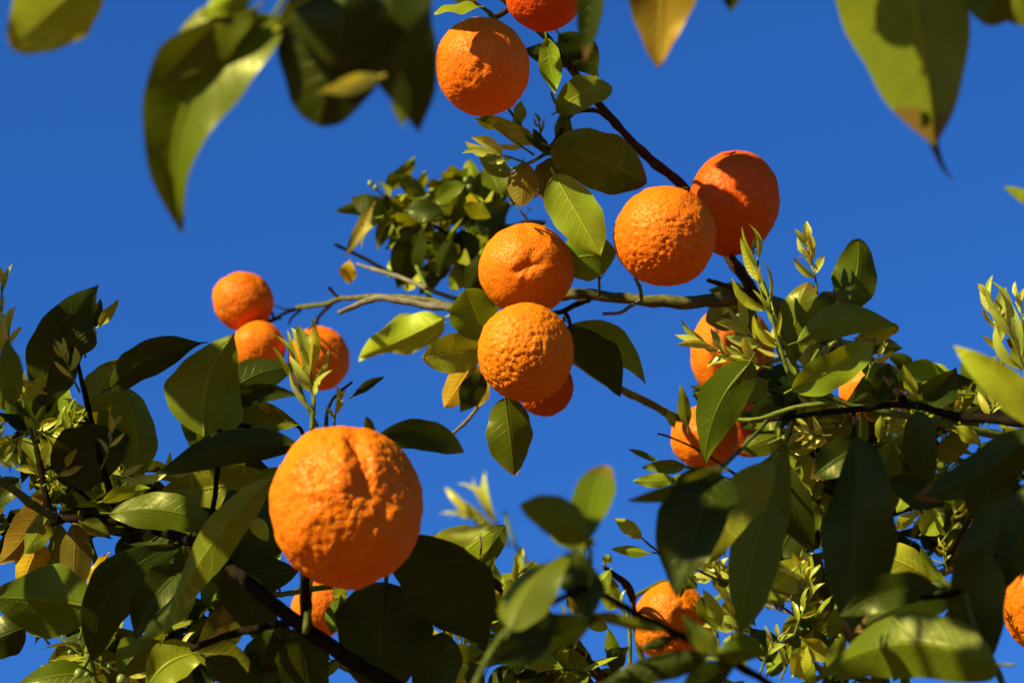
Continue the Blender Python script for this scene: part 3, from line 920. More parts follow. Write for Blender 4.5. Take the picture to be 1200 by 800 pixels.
LM = [
 # left mass (base x,y, tip x,y, width, depth, dd, roll, colour, extras)
 (50, 475, 117, 335, 66, 2.05, 0.0, 12, 'D', dict(bend=0.10, fold=0.26)),
 (99, 415, 80, 368, 42, 2.03, 0.0, -10, 'D', dict(fold=0.29, a=0.4, b=0.5)),
 (98, 385, 118, 350, 22, 2.06, 0.0, 20, 'D', {}),
 (116, 382, 139, 351, 13, 2.02, 0.0, 10, 'L', {}),
 (128, 456, 241, 406, 44, 2.00, -0.02, 14, 'D', dict(bend=0.13, fold=0.24)),
 (100, 482, 136, 420, 44, 2.03, 0.0, -18, 'O', dict(fold=0.2)),
 (240, 512, 276, 391, 92, 1.98, 0.0, 8, 'O', dict(bend=0.12, fold=0.26, a=0.55, b=0.9)),
 (252, 478, 350, 428, 44, 2.05, 0.0, -14, 'D', dict(bend=0.10)),
 (252, 484, 350, 464, 24, 2.02, 0.0, 10, 'D', dict(bend=0.12)),
 (258, 488, 350, 498, 40, 2.04, 0.0, 10, 'O', dict(bend=0.04)),
 (352, 522, 165, 556, 42, 1.92, 0.04, 16, 'D', dict(bend=-0.06, b=0.9)),
 (310, 556, 186, 575, 50, 2.02, 0.0, 12, 'O', dict(bend=0.05)),
 (290, 560, 230, 600, 40, 2.04, 0.0, 12, 'D', {}),
 (128, 602, 251, 616, 46, 1.96, -0.02, -12, 'G', dict(bend=0.08, fold=0.2, b=0.6)),
 (119, 588, 176, 572, 18, 1.98, 0.0, 30, 'B', {}),
 (319, 560, 187, 757, 44, 1.78, 0.06, 20, 'O', dict(bend=-0.05, fold=0.25, b=0.95, twist=0.6)),
 (162, 562, 146, 452, 52, 2.02, 0.0, 15, 'O', dict(bend=-0.06, wave=0.10, b=0.5)),
 (60, 548, 152, 512, 76, 2.02, 0.0, 16, 'D', dict(fold=0.22)),
 (66, 560, 118, 560, 40, 2.03, 0.0, 20, 'D', {}),
 (112, 712, -16, 700, 84, 1.95, 0.0, 4, 'G', dict(fold=0.35, bend=-0.03)),
 (30, 735, -30, 760, 50, 2.02, 0.0, 15, 'D', {}),
 (108, 772, 218, 640, 62, 1.94, 0.0, 12, 'D', dict(bend=0.20, fold=0.2)),
 (222, 662, 156, 748, 46, 1.92, 0.0, 14, 'D', dict(bend=-0.12)),
 (230, 690, 160, 748, 26, 1.90, 0.0, 40, 'D', dict(fold=0.4)),
 (172, 806, 238, 764, 50, 1.90, 0.0, -6, 'B', dict(bend=0.14, fold=0.2, b=0.5)),
 (140, 792, 188, 752, 44, 1.94, 0.0, 10, 'G', dict(bend=0.1)),
 (46, 634, 24, 688, 40, 2.06, 0.0, 8, 'Y', dict(a=0.5, b=0.6)),
 (92, 606, 86, 692, 38, 2.05, 0.0, 12, 'N', dict(b=0.4)),
 (54, 578, -4, 664, 44, 2.06, 0.0, -10, 'K', dict(bend=0.08)),
 (60, 600, 24, 650, 30, 2.05, 0.0, 20, 'O', {}),
 (66, 608, 60, 680, 28, 2.06, 0.0, 20, 'O', {}),
 (126, 650, 100, 688, 20, 2.10, 0.0, 15, 'Y', dict(wave=0.2)),
 (95, 612, 128, 628, 20, 2.0, 0.0, 20, 'O', {}),
 (110, 790, 14, 806, 34, 1.96, 0.0, 12, 'G', dict(bend=-0.06)),
 (92, 776, 40, 784, 16, 2.0, 0.0, 20, 'D', {}),
 (96, 770, 55, 772, 8, 2.0, 0.0, 20, 'L', {}),
 (14, 475, 10, 396, 30, 1.72, 0.0, 18, 'G', dict(fold=0.3)),
 (30, 470, 56, 440, 16, 2.0, 0.0, 10, 'L', {}),
 (52, 460, 20, 445, 12, 2.0, 0.0, 10, 'L', {}),
 (20, 525, 0, 545, 30, 2.05, 0.0, 20, 'D', {}),
 (22, 560, -8, 595, 30, 2.05, 0.0, 20, 'D', {}),
 # under the large orange
 (232, 640, 354, 606, 96, 1.90, 0.06, 14, 'D', dict(fold=0.19)),
 (250, 680, 350, 670, 60, 1.92, 0.0, 14, 'D', {}),
 (300, 620, 330, 560, 40, 1.95, 0.0, 18, 'D', {}),
 (296, 606, 314, 634, 20, 1.90, 0.0, 6, 'L', {}),
 (262, 665, 330, 770, 50, 1.86, 0.04, 14, 'D', {}),
 (228, 766, 302, 794, 36, 1.88, 0.0, 8, 'O', dict(bend=0.12)),
 (240, 770, 300, 815, 34, 1.86, 0.0, 20, 'D', {}),
 (300, 812, 326, 740, 40, 1.84, 0.0, 16, 'D', {}),
 (350, 735, 365, 830, 60, 1.80, 0.04, 16, 'D', {}),
 (320, 740, 300, 810, 44, 1.82, 0.04, 16, 'D', {}),
 (268, 735, 250, 752, 16, 1.86, 0.0, 10, 'Y', {}),
 (265, 735, 262, 712, 14, 1.86, 0.0, 10, 'K', {}),
 (470, 628, 570, 758, 100, 1.80, 0.04, 10, 'D', dict(bend=0.06, fold=0.24, a=0.6, b=0.75)),
 (452, 682, 440, 815, 110, 1.84, 0.0, 12, 'D', dict(fold=0.22, a=0.5, b=0.5)),
 (520, 740, 500, 830, 60, 1.82, 0.0, 12, 'D', {}),
 (440, 512, 546, 531, 38, 1.84, 0.02, 10, 'D', dict(bend=0.12, fold=0.24, b=0.7)),
 (438, 514, 430, 487, 13, 1.82, 0.0, 20, 'G', {}),
 (412, 465, 452, 443, 11, 2.0, 0.0, 25, 'D', dict(bend=0.08)),
 (398, 700, 388, 742, 30, 2.3, 0.0, 12, 'G', {}),
 (392, 688, 406, 702, 18, 2.3, 0.0, 12, 'L', {}),
]
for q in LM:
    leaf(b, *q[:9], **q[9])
shoot(b, 365, 506, 362, 430, 1.86, n=9, ln=62, seed=21, c='P', spread=30, sw=6, wr=0.20)
shoot(b, 372, 500, 348, 420, 1.87, n=4, ln=60, seed=22, c='L', spread=20, sw=5, wr=0.20)
shoot(b, 392, 505, 398, 470, 1.88, n=5, ln=26, seed=23, c='P', spread=36)
shoot(b, 4, 480, 12, 380, 1.98, n=8, ln=40, seed=24, c='P', spread=34)
shoot(b, -6, 440, 2, 335, 2.0, n=6, ln=34, seed=25, c='P', spread=30)
shoot(b, 94, 460, 76, 415, 2.01, n=5, ln=30, seed=26, c='P', spread=36)
shoot(b, 46, 540, 40, 490, 2.03, n=6, ln=26, seed=27, c='L', spread=50)
shoot(b, 50, 570, 84, 540, 2.02, n=6, ln=26, seed=28, c='P', spread=50)
shoot(b, 130, 560, 160, 560, 2.0, n=5, ln=36, seed=29, c='P', spread=36)
shoot(b, 106, 770, 150, 790, 1.97, n=5, ln=30, seed=30, c='P', spread=50)
shoot(b, 118, 550, 130, 500, 2.0, n=5, ln=22, seed=31, c='P', spread=50)
shoot(b, 30, 510, 14, 520, 2.0, n=6, ln=28, seed=32, c='L', spread=60)
for (x, y, r) in ((92, 789, 5.5), (142, 796, 6), (102, 790, 3), (82, 764, 3), (128, 780, 3)):
    bud(b, x, y, 1.93, r)
b = bough('orange_branch', (140, 860, 2.20), 'leafy back twigs with pale shoots and round flower buds, behind the crowd of big leaves')
wood(b, 'branch', [(330, 960, 2.2), (220, 880, 2.2), (150, 800, 2.2), (130, 720, 2.2), (110, 650, 2.2), (95, 590, 2.22), (80, 530, 2.25), (60, 470, 2.3)], 12, 4, 'green')
sprouts(b, 9, 0, 130, 470, 600, 2.1, 2.2, 901, 30)
sprouts(b, 5, 130, 300, 560, 640, 2.05, 2.2, 902, 30)
sprouts(b, 6, 40, 260, 740, 800, 2.0, 2.1, 903, 30)
sprouts(b, 4, 250, 420, 640, 800, 2.1, 2.2, 904, 26)
spray(b, [(66, 610, 2.2), (60, 540, 2.25), (50, 480, 2.3)], 44, 0.052, 101, 'DDGOOB', 5, 3)
spray(b, [(140, 610, 2.2), (130, 550, 2.25), (110, 500, 2.3)], 40, 0.055, 102, 'DDGO', 5, 3)
spray(b, [(240, 640, 2.1), (180, 620, 2.2), (120, 625, 2.25)], 34, 0.055, 103, 'DDGO', 5, 3)
spray(b, [(300, 690, 2.0), (250, 720, 2.05), (190, 770, 2.1)], 37, 0.055, 104, 'DDGOO', 5, 3)
spray(b, [(130, 830, 2.1), (110, 780, 2.1), (60, 740, 2.15)], 27, 0.05, 105, 'DGOB', 5, 3)
spray(b, [(270, 640, 2.1), (275, 580, 2.15), (262, 520, 2.2)], 30, 0.055, 106, 'DDG', 5, 3)
spray(b, [(400, 770, 2.1), (340, 800, 2.1), (270, 815, 2.1)], 27, 0.055, 107, 'DDGO', 5, 3)
spray(b, [(20, 640, 2.2), (0, 600, 2.2), (-20, 520, 2.25)], 27, 0.05, 108, 'DGOB', 5, 3)

# ---------------------------------------------------------------- low bough in the middle
b = bough('orange_branch', (720, 840, 2.40), 'red brown low branch with small pointed leaves between the large and the rough orange')
wood(b, 'branch', [(860, 930, 2.50), (760, 840, 2.42), (702, 788, 2.38), (662, 752, 2.36), (600, 700, 2.34), (555, 664, 2.32), (525, 645, 2.32)], 15, 8, 'brown')
wood(b, 'twig', [(742, 702, 2.58), (730, 682, 2.54), (718, 672, 2.50), (708, 664, 2.48)], 9, 5, 'brown')
wood(b, 'twig', [(744, 700, 2.58), (738, 684, 2.56), (722, 672, 2.54), (712, 665, 2.50)], 4, 2, 'brown')
wood(b, 'twig', [(738, 780, 2.40), (738, 740, 2.40), (734, 712, 2.40), (726, 706, 2.40)], 5, 3, 'stem')
wood(b, 'twig', [(665, 752, 2.36), (650, 740, 2.34), (632, 728, 2.33)], 5, 3, 'stem')
wood(b, 'twig', [(560, 668, 2.32), (564, 640, 2.3), (560, 618, 2.3)], 3, 2, 'grey')
wood(b, 'twig', [(645, 790, 2.3), (630, 780, 2.3), (605, 772, 2.3)], 7, 5, 'grey')
wood(b, 'twig', [(742, 702, 2.58), (746, 745, 2.6), (760, 800, 2.6), (780, 860, 2.6)], 6, 8, 'green')
wood(b, 'twig', [(768, 540, 2.50), (804, 547, 2.49), (850, 560, 2.52), (900, 580, 2.6)], 2.5, 4, 'green')
wood(b, 'twig', [(790, 562, 2.44), (820, 556, 2.48), (850, 560, 2.52)], 2, 3, 'green')
wood(b, 'twig', [(752, 630, 2.40), (772, 646, 2.42), (806, 662, 2.5), (860, 688, 2.6)], 2.5, 4, 'green')
wood(b, 'twig', [(756, 648, 2.40), (772, 648, 2.42), (790, 655, 2.46)], 2, 3, 'green')
LC = [
 (560, 625, 508, 626, 26, 2.30, 0.0, 14, 'O', dict(bend=0.05)),
 (575, 622, 532, 656, 34, 2.32, 0.0, 10, 'B', {}),
 (592, 615, 556, 672, 32, 2.34, 0.0, -18, 'O', {}),
 (540, 640, 560, 690, 28, 2.30, 0.0, 10, 'B', {}),
 (535, 660, 575, 740, 30, 2.26, 0.0, 10, 'B', {}),
 (565, 705, 562, 665, 15, 2.30, 0.0, 26, 'B', {}),
 (570, 690, 580, 650, 12, 2.30, 0.0, 40, 'O', {}),
 (652, 672, 592, 682, 32, 2.34, 0.0, 12, 'O', dict(bend=-0.06)),
 (640, 768, 596, 790, 50, 2.30, 0.0, 14, 'D', {}),
 (604, 770, 650, 800, 40, 2.32, 0.0, 10, 'O', {}),
 (600, 760, 660, 782, 26, 2.28, 0.0, -14, 'B', {}),
 (715, 668, 690, 700, 18, 2.46, 0.0, 20, 'B', dict(wave=0.2)),
 (716, 676, 712, 715, 24, 2.50, 0.0, 20, 'O', dict(b=0.4)),
 (708, 660, 716, 650, 12, 2.46, 0.0, 20, 'B', {}),
 (664, 700, 696, 718, 24, 2.40, 0.0, 20, 'K', dict(wave=0.2)),
 (690, 722, 712, 738, 20, 2.36, 0.0, 12, 'L', {}),
 (718, 788, 738, 758, 24, 2.36, 0.0, 12, 'D', dict(bend=0.15)),
 (680, 800, 668, 758, 30, 2.34, 0.0, 12, 'G', {}),
 (650, 776, 640, 742, 18, 2.34, 0.0, 12, 'O', {}),
 (770, 540, 736, 525, 8, 2.50, 0.0, 10, 'G', {}),
 (804, 546, 752, 547, 17, 2.48, 0.0, 10, 'O', {}),
 (790, 562, 742, 564, 18, 2.44, 0.0, -8, 'B', dict(wave=0.15)),
 (752, 630, 720, 606, 17, 2.40, 0.0, 12, 'L', {}),
 (760, 648, 716, 643, 13, 2.40, 0.0, 14, 'B', {}),
 (680, 640, 698, 630, 7, 2.40, 0.0, 10, 'L', {}),
 (684, 655, 682, 632, 6, 2.40, 0.0, 10, 'L', {}),
 (534, 800, 540, 770, 16, 2.2, 0.0, 14, 'L', {}),
 (508, 810, 512, 766, 20, 2.2, 0.0, 20, 'B', {}),
 (486, 808, 488, 780, 9, 2.2, 0.0, 12, 'L', {}),
 (560, 812, 552, 772, 20, 2.24, 0.0, 20, 'D', {}),
 (580, 740, 556, 706, 18, 2.3, 0.0, 14, 'O', {}),
 (800, 668, 796, 700, 14, 2.4, 0.0, 14, 'O', {}),
]
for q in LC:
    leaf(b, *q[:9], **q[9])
sprouts(b, 7, 500, 620, 650, 790, 2.25, 2.4, 905, 26)
sprouts(b, 5, 610, 740, 740, 800, 2.3, 2.4, 906, 24)
shoot(b, 740, 745, 726, 705, 2.42, n=6, ln=18, seed=41, c='P', spread=50)
shoot(b, 575, 700, 548, 735, 2.3, n=6, ln=26, seed=42, c='L', spread=50)
shoot(b, 620, 740, 650, 745, 2.33, n=5, ln=24, seed=43, c='L', spread=40)
shoot(b, 700, 790, 670, 760, 2.36, n=6, ln=24, seed=44, c='L', spread=50)
spray(b, [(640, 740, 2.3), (600, 720, 2.3), (560, 690, 2.3)], 22, 0.04, 147, 'DGOBBL', 4, 2)
spray(b, [(690, 790, 2.3), (640, 780, 2.3), (560, 775, 2.3)], 22, 0.04, 148, 'DGOBB', 4, 2)
spray(b, [(600, 700, 2.45), (570, 690, 2.5), (540, 700, 2.5)], 30, 0.045, 111, 'DGOB', 4, 2)
spray(b, [(660, 752, 2.45), (620, 770, 2.5), (560, 780, 2.5)], 30, 0.045, 112, 'DGOB', 4, 2)
spray(b, [(700, 788, 2.45), (650, 790, 2.5), (600, 800, 2.5)], 23, 0.045, 113, 'DGOB', 4, 2)
spray(b, [(760, 840, 2.5), (740, 800, 2.5), (720, 780, 2.5)], 13, 0.04, 114, 'DGOB', 4, 2)
spray(b, [(560, 668, 2.5), (550, 660, 2.5), (525, 655, 2.5)], 13, 0.045, 115, 'GOB', 4, 2)

# ---------------------------------------------------------------- leafy crown of the sunlit mass on the horizontal branch
b = bough('orange_branch', (1230, 520, 2.45), 'sunlit leafy branch with upright young shoots around the half hidden oranges')
wood(b, 'branch', [(1400, 640, 2.45), (1290, 570, 2.40), (1200, 520, 2.38), (1120, 500, 2.36), (1050, 485, 2.34), (985, 470, 2.34), (935, 440, 2.34), (915, 405, 2.36)], 12, 5, 'green')
wood(b, 'twig', [(935, 440, 2.34), (925, 410, 2.34), (905, 360, 2.33), (892, 325, 2.33)], 9, 4, 'stem')
wood(b, 'twig', [(940, 440, 2.34), (960, 410, 2.36), (985, 375, 2.38)], 5, 4, 'stem')
wood(b, 'twig', [(915, 420, 2.36), (890, 430, 2.38), (870, 440, 2.40), (850, 450, 2.42)], 5, 3, 'stem')
wood(b, 'twig', [(985, 470, 2.34), (930, 478, 2.34), (880, 492, 2.35), (830, 485, 2.36), (858, 484, 2.36)], 6, 5, 'stem')
wood(b, 'twig', [(884, 570, 2.45), (850, 548, 2.48), (820, 528, 2.50), (785, 512, 2.50), (770, 508, 2.5)], 4, 2.5, 'brown')
LR = [
 (984, 372, 1006, 280, 50, 2.36, 0.02, 18, 'G', dict(bend=-0.10, fold=0.29, a=0.6, b=0.45)),
 (930, 424, 946, 330, 46, 2.36, 0.0, -12, 'O', dict(bend=0.06, fold=0.29, b=0.5)),
 (942, 400, 984, 346, 50, 2.34, 0.0, 16, 'D', dict(b=0.5)),
 (934, 402, 1052, 378, 40, 2.30, 0.0, -14, 'O', dict(bend=0.16, fold=0.2)),
 (1004, 396, 1054, 384, 26, 2.32, 0.0, 10, 'L', dict(b=0.5)),
 (928, 456, 1030, 398, 44, 2.28, 0.0, 2, 'B', dict(fold=0.28, a=0.6, b=0.65, bend=-0.03)),
 (880, 424, 826, 544, 54, 2.30, 0.0, -6, 'G', dict(bend=-0.10, fold=0.18, a=0.5, b=0.8)),
 (950, 430, 1030, 412, 34, 2.40, 0.0, 14, 'D', {}),
 (1000, 400, 1058, 408, 24, 2.42, 0.0, 12, 'D', {}),
 (806, 502, 798, 450, 15, 2.42, 0.0, 14, 'O', {}),
 (840, 470, 812, 458, 22, 2.44, 0.0, 14, 'O', {}),
 (790, 500, 782, 480, 10, 2.44, 0.0, 14, 'L', {}),
 (900, 445, 870, 470, 30, 2.42, 0.0, 14, 'O', {}),
 (940, 450, 880, 440, 34, 2.46, 0.0, 14, 'D', {}),
 (920, 480, 880, 500, 30, 2.44, 0.0, 14, 'G', {}),
 (1050, 442, 1112, 440, 26, 2.44, 0.0, 12, 'B', dict(bend=0.12)),
 (1090, 452, 1142, 448, 20, 2.42, 0.0, 12, 'D', dict(bend=0.08)),
 (1072, 470, 1060, 425, 14, 2.40, 0.0, 14, 'L', {}),
 (1030, 470, 1042, 425, 30, 2.38, 0.0, 24, 'D', {}),
 (1030, 515, 1032, 486, 12, 2.30, 0.0, 14, 'B', {}),
 (1012, 520, 1010, 480, 14, 2.34, 0.0, 34, 'G', {}),
 (1060, 510, 1046, 482, 22, 2.40, 0.0, 14, 'B', {}),
 (940, 500, 960, 480, 26, 2.44, 0.0, 14, 'B', {}),
 (930, 550, 948, 480, 30, 2.46, 0.0, 14, 'B', {}),
 (950, 575, 930, 520, 34, 2.46, 0.0, 8, 'L', {}),
 (1000, 500, 960, 505, 24, 2.44, 0.0, 14, 'O', {}),
 (1094, 682, 1024, 648, 42, 2.32, 0.0, 6, 'L', dict(fold=0.24, b=0.5, bend=-0.06)),
 (1110, 690, 1080, 640, 16, 2.30, 0.0, 30, 'B', {}),
 (1080, 684, 1010, 690, 30, 2.36, 0.0, 10, 'B', {}),
 (1090, 672, 1030, 640, 20, 2.36, 0.0, 40, 'D', {}),
 (1080, 625, 1105, 595, 30, 2.40, 0.0, 10, 'B', {}),
 (1110, 620, 1130, 595, 26, 2.42, 0.0, 10, 'D', {}),
 (1150, 600, 1180, 590, 22, 2.40, 0.0, 12, 'B', {}),
 (1140, 610, 1160, 640, 22, 2.40, 0.0, 12, 'O', {}),
 (1195, 560, 1160, 540, 26, 2.42, 0.0, 12, 'B', {}),
 (1150, 575, 1120, 550, 28, 2.44, 0.0, 12, 'O', {}),
 (1075, 590, 1050, 545, 26, 2.42, 0.0, 22, 'D', {}),
 (1100, 540, 1140, 500, 30, 2.44, 0.0, 14, 'O', {}),
 (960, 620, 920, 590, 40, 2.44, 0.0, 10, 'O', {}),
 (950, 650, 905, 690, 50, 2.44, 0.0, 4, 'L', dict(b=0.5)),
 (940, 600, 905, 660, 50, 2.40, 0.0, 12, 'D', {}),
 (1190, 400, 1205, 435, 30, 2.40, 0.0, 12, 'O', {}),
 (1180, 398, 1210, 410, 18, 2.40, 0.0, 25, 'N', {}),
 (930, 790, 945, 755, 26, 2.36, 0.0, 14, 'L', {}),
 (905, 775, 880, 735, 34, 2.40, 0.0, 14, 'D', {}),
 (930, 770, 955, 800, 28, 2.4, 0.0, 14, 'B', {}),
 (940, 748, 975, 775, 26, 2.36, 0.0, 8, 'L', {}),
 (860, 740, 872, 790, 16, 2.4, 0.0, 14, 'B', {}),
 (820, 700, 838, 745, 26, 2.44, 0.0, 24, 'G', {}),
 (845, 735, 824, 690, 16, 2.42, 0.0, 24, 'L', {}),
 (840, 765, 824, 738, 20, 2.40, 0.0, 14, 'B', {}),
 (850, 700, 870, 745, 20, 2.5, 0.0, 14, 'B', {}),
 (818, 662, 806, 640, 20, 2.5, 0.0, 14, 'B', {}),
 (800, 672, 818, 690, 20, 2.46, 0.0, 14, 'O', {}),
]
LR += [(1075, 560, 1050, 600, 26, 2.3, 0.0, 14, 'B', {}), (1095, 560, 1118, 590, 22, 2.3, 0.0, 14, 'G', {}), (1150, 520, 1185, 545, 24, 2.3, 0.0, 14, 'O', {}),
       (1120, 500, 1150, 520, 18, 2.3, 0.0, 14, 'L', {}), (1060, 500, 1085, 525, 18, 2.3, 0.0, 14, 'B', {}), (960, 560, 985, 520, 20, 2.3, 0.0, 20, 'L', {}),
       (880, 560, 850, 590, 22, 2.3, 0.0, 20, 'O', {}), (1180, 500, 1205, 530, 22, 2.3, 0.0, 20, 'B', {}), (1050, 620, 1075, 600, 16, 2.3, 0.0, 20, 'L', {})]
LR += [(996, 478, 1064, 440, 40, 2.46, 0.0, 12, 'G', {}), (1050, 492, 1008, 462, 34, 2.48, 0.0, 10, 'O', {}), (1016, 440, 1050, 470, 30, 2.50, 0.0, 10, 'D', {}),
       (1046, 450, 1010, 428, 26, 2.44, 0.0, 10, 'B', {}), (936, 472, 868, 500, 40, 2.50, 0.0, 14, 'D', {}), (925, 505, 866, 528, 36, 2.52, 0.0, 14, 'G', {}),
       (915, 455, 868, 468, 26, 2.52, 0.0, 14, 'D', {}), (960, 520, 905, 545, 34, 2.5, 0.0, 14, 'D', {}), (990, 520, 1040, 500, 34, 2.5, 0.0, 14, 'D', {})]
for q in LR:
    leaf(b, *q[:9], **q[9])
shoot(b, 958, 345, 944, 285, 2.36, n=10, ln=32, seed=51, c='P', spread=40, wr=0.30)
shoot(b, 918, 400, 888, 305, 2.33, n=5, ln=62, seed=52, c='L', spread=26, wr=0.20, sw=5)
shoot(b, 925, 440, 900, 350, 2.32, n=6, ln=46, seed=53, c='L', spread=34, wr=0.18, sw=6)
shoot(b, 880, 425, 822, 398, 2.36, n=6, ln=36, seed=54, c='P', spread=42)
shoot(b, 900, 420, 862, 380, 2.35, n=8, ln=40, seed=55, c='P', spread=40)
shoot(b, 905, 432, 870, 415, 2.34, n=8, ln=34, seed=56, c='P', spread=50)
shoot(b, 920, 430, 905, 395, 2.33, n=6, ln=26, seed=58, c='P', spread=45)
shoot(b, 1176, 440, 1158, 350, 2.30, n=9, ln=42, seed=59, c='P', spread=36)
shoot(b, 1210, 470, 1176, 375, 2.28, n=6, ln=60, seed=60, c='P', spread=22, wr=0.24, sw=5)
shoot(b, 1200, 400, 1196, 350, 2.34, n=6, ln=28, seed=61, c='P', spread=50)
shoot(b, 1015, 445, 1032, 415, 2.34, n=4, ln=26, seed=62, c='P', spread=40)
shoot(b, 985, 500, 1000, 470, 2.36, n=5, ln=24, seed=63, c='L', spread=55)
shoot(b, 880, 310, 884, 285, 2.40, n=6, ln=14, seed=64, c='P', spread=50)
shoot(b, 960, 540, 940, 500, 2.40, n=8, ln=30, seed=65, c='L', spread=55)
shoot(b, 900, 520, 930, 500, 2.40, n=7, ln=30, seed=66, c='B', spread=55)
shoot(b, 1100, 640, 1120, 600, 2.38, n=7, ln=22, seed=67, c='L', spread=60)
shoot(b, 1110, 670, 1106, 640, 2.36, n=7, ln=16, seed=68, c='L', spread=60)
shoot(b, 930, 745, 950, 700, 2.36, n=7, ln=28, seed=69, c='L', spread=50)
shoot(b, 890, 790, 915, 745, 2.38, n=7, ln=26, seed=70, c='P', spread=50)
shoot(b, 1060, 520, 1072, 490, 2.36, n=6, ln=26, seed=71, c='L', spread=50)
spray(b, [(1040, 470, 2.6), (990, 480, 2.65), (930, 490, 2.7)], 44, 0.045, 121, 'DGOBB', 4, 3)
spray(b, [(1120, 500, 2.6), (1060, 520, 2.7), (1000, 540, 2.75)], 51, 0.05, 122, 'DDGOB', 5, 3)
sprouts(b, 8, 860, 1000, 450, 530, 2.36, 2.5, 907, 30)
sprouts(b, 7, 1000, 1190, 440, 520, 2.36, 2.5, 908, 30)
b = bough('orange_branch', (1260, 560, 2.6), 'sunlit back twigs with yellow green leaves around a red brown twig, beside the coarse orange')
wood(b, 'branch', [(1420, 640, 2.6), (1300, 590, 2.6), (1200, 540, 2.6), (1150, 560, 2.62), (1110, 620, 2.64)], 10, 5, 'green')
sprouts(b, 9, 1040, 1200, 540, 680, 2.4, 2.55, 909, 26)
spray(b, [(1200, 520, 2.6), (1140, 550, 2.65), (1080, 600, 2.7)], 44, 0.05, 123, 'DGOB', 5, 3)
spray(b, [(1250, 560, 2.6), (1190, 610, 2.65), (1120, 650, 2.7)], 40, 0.05, 124, 'DGOBN', 5, 3)
spray(b, [(930, 470, 2.6), (890, 455, 2.66), (850, 440, 2.7)], 20, 0.04, 126, 'DGO', 4, 3)
spray(b, [(1130, 500, 2.42), (1080, 470, 2.44), (1020, 455, 2.46)], 26, 0.042, 145, 'DGOBB', 4, 2)
spray(b, [(1000, 520, 2.5), (960, 500, 2.5), (900, 480, 2.5)], 24, 0.042, 153, 'DGGOB', 4, 2)
spray(b, [(960, 470, 2.42), (920, 460, 2.44), (880, 450, 2.46)], 14, 0.038, 146, 'DGOBB', 4, 2)
spray(b, [(1180, 480, 2.55), (1130, 470, 2.6), (1070, 450, 2.62)], 27, 0.045, 128, 'GOB', 4, 3)
spray(b, [(1180, 700, 2.5), (1130, 640, 2.5), (1090, 590, 2.5)], 26, 0.042, 141, 'DGOBBL', 4, 2)
wood(b, 'twig', [(1200, 540, 2.40), (1170, 560, 2.42), (1130, 620, 2.45), (1108, 665, 2.45)], 8, 6, 'brown')
b = bough('orange_branch', (1040, 560, 2.7), 'shady twigs with small crowded leaves under the smooth sunlit orange, behind large hanging leaves')
wood(b, 'branch', [(1120, 500, 2.66), (1040, 530, 2.7), (980, 570, 2.72), (920, 620, 2.74), (860, 600, 2.7)], 9, 5, 'green')
sprouts(b, 5, 800, 900, 600, 700, 2.45, 2.6, 911, 26)
spray(b, [(1000, 540, 2.7), (950, 590, 2.75), (900, 640, 2.8)], 44, 0.05, 125, 'DDGOB', 5, 3)
spray(b, [(1000, 640, 2.56), (950, 620, 2.56), (900, 600, 2.56)], 24, 0.045, 151, 'DGGOB', 4, 2)
spray(b, [(1010, 600, 2.5), (960, 560, 2.5), (905, 530, 2.5)], 26, 0.042, 142, 'DGOBB', 4, 2)
spray(b, [(880, 640, 2.5), (850, 600, 2.5), (820, 570, 2.5)], 16, 0.04, 144, 'DGOB', 4, 2)
b = bough('orange_branch', (1260, 700, 2.55), 'grey twig with small yellow green leaves and pale sprouts beside the rough orange')
wood(b, 'branch', [(1420, 760, 2.5), (1260, 690, 2.55), (1150, 660, 2.6), (1060, 690, 2.62), (985, 705, 2.62), (920, 700, 2.64), (860, 690, 2.66)], 14, 6, 'grey')
sprouts(b, 10, 840, 980, 690, 800, 2.4, 2.55, 910, 28)
sprouts(b, 4, 980, 1180, 740, 800, 2.4, 2.5, 912, 26)
spray(b, [(1080, 760, 2.6), (1040, 780, 2.6), (980, 800, 2.6)], 16, 0.045, 140, 'DGOB', 4, 2)
spray(b, [(1100, 640, 2.7), (1030, 690, 2.75), (960, 730, 2.8)], 40, 0.05, 127, 'DDGOB', 5, 3)
spray(b, [(1010, 700, 2.7), (940, 720, 2.7), (850, 690, 2.75)], 20, 0.04, 129, 'GOB', 5, 3, wc='grey')
spray(b, [(1000, 820, 2.6), (960, 780, 2.6), (910, 750, 2.6)], 23, 0.04, 130, 'GOBB', 5, 3)
spray(b, [(860, 860, 2.6), (850, 800, 2.65), (840, 740, 2.7)], 13, 0.035, 131, 'GOB', 4, 3)
spray(b, [(1000, 760, 2.56), (960, 680, 2.56), (930, 640, 2.56)], 22, 0.045, 152, 'DGGOB', 4, 2)
spray(b, [(980, 760, 2.45), (930, 720, 2.45), (880, 690, 2.5)], 22, 0.038, 143, 'GOBBL', 4, 2)

# ---------------------------------------------------------------- nearer shaded bough with large hanging leaves
b = bough('orange_branch', (1260, 505, 1.75), 'shaded black branch with very large dark hanging leaves over the sunlit foliage')
wood(b, 'branch', [(1420, 540, 1.70), (1300, 505, 1.74), (1200, 494, 1.80), (1120, 487, 1.84), (1062, 474, 1.88), (1000, 480, 1.90), (930, 488, 1.93), (880, 494, 1.95)], 17, 4, 'dark')
wood(b, 'twig', [(1064, 474, 1.88), (1050, 458, 1.9), (1036, 442, 1.92)], 10, 5, 'dark')
wood(b, 'twig', [(1300, 505, 1.70), (1230, 570, 1.62), (1180, 640, 1.58), (1130, 690, 1.55), (1080, 700, 1.54)], 12, 7, 'dark')
wood(b, 'twig', [(1130, 690, 1.55), (1145, 740, 1.54), (1170, 790, 1.53), (1180, 830, 1.52)], 9, 9, 'green')
wood(b, 'twig', [(1000, 480, 1.9), (1002, 500, 1.86), (1004, 516, 1.82)], 6, 5, 'dark')
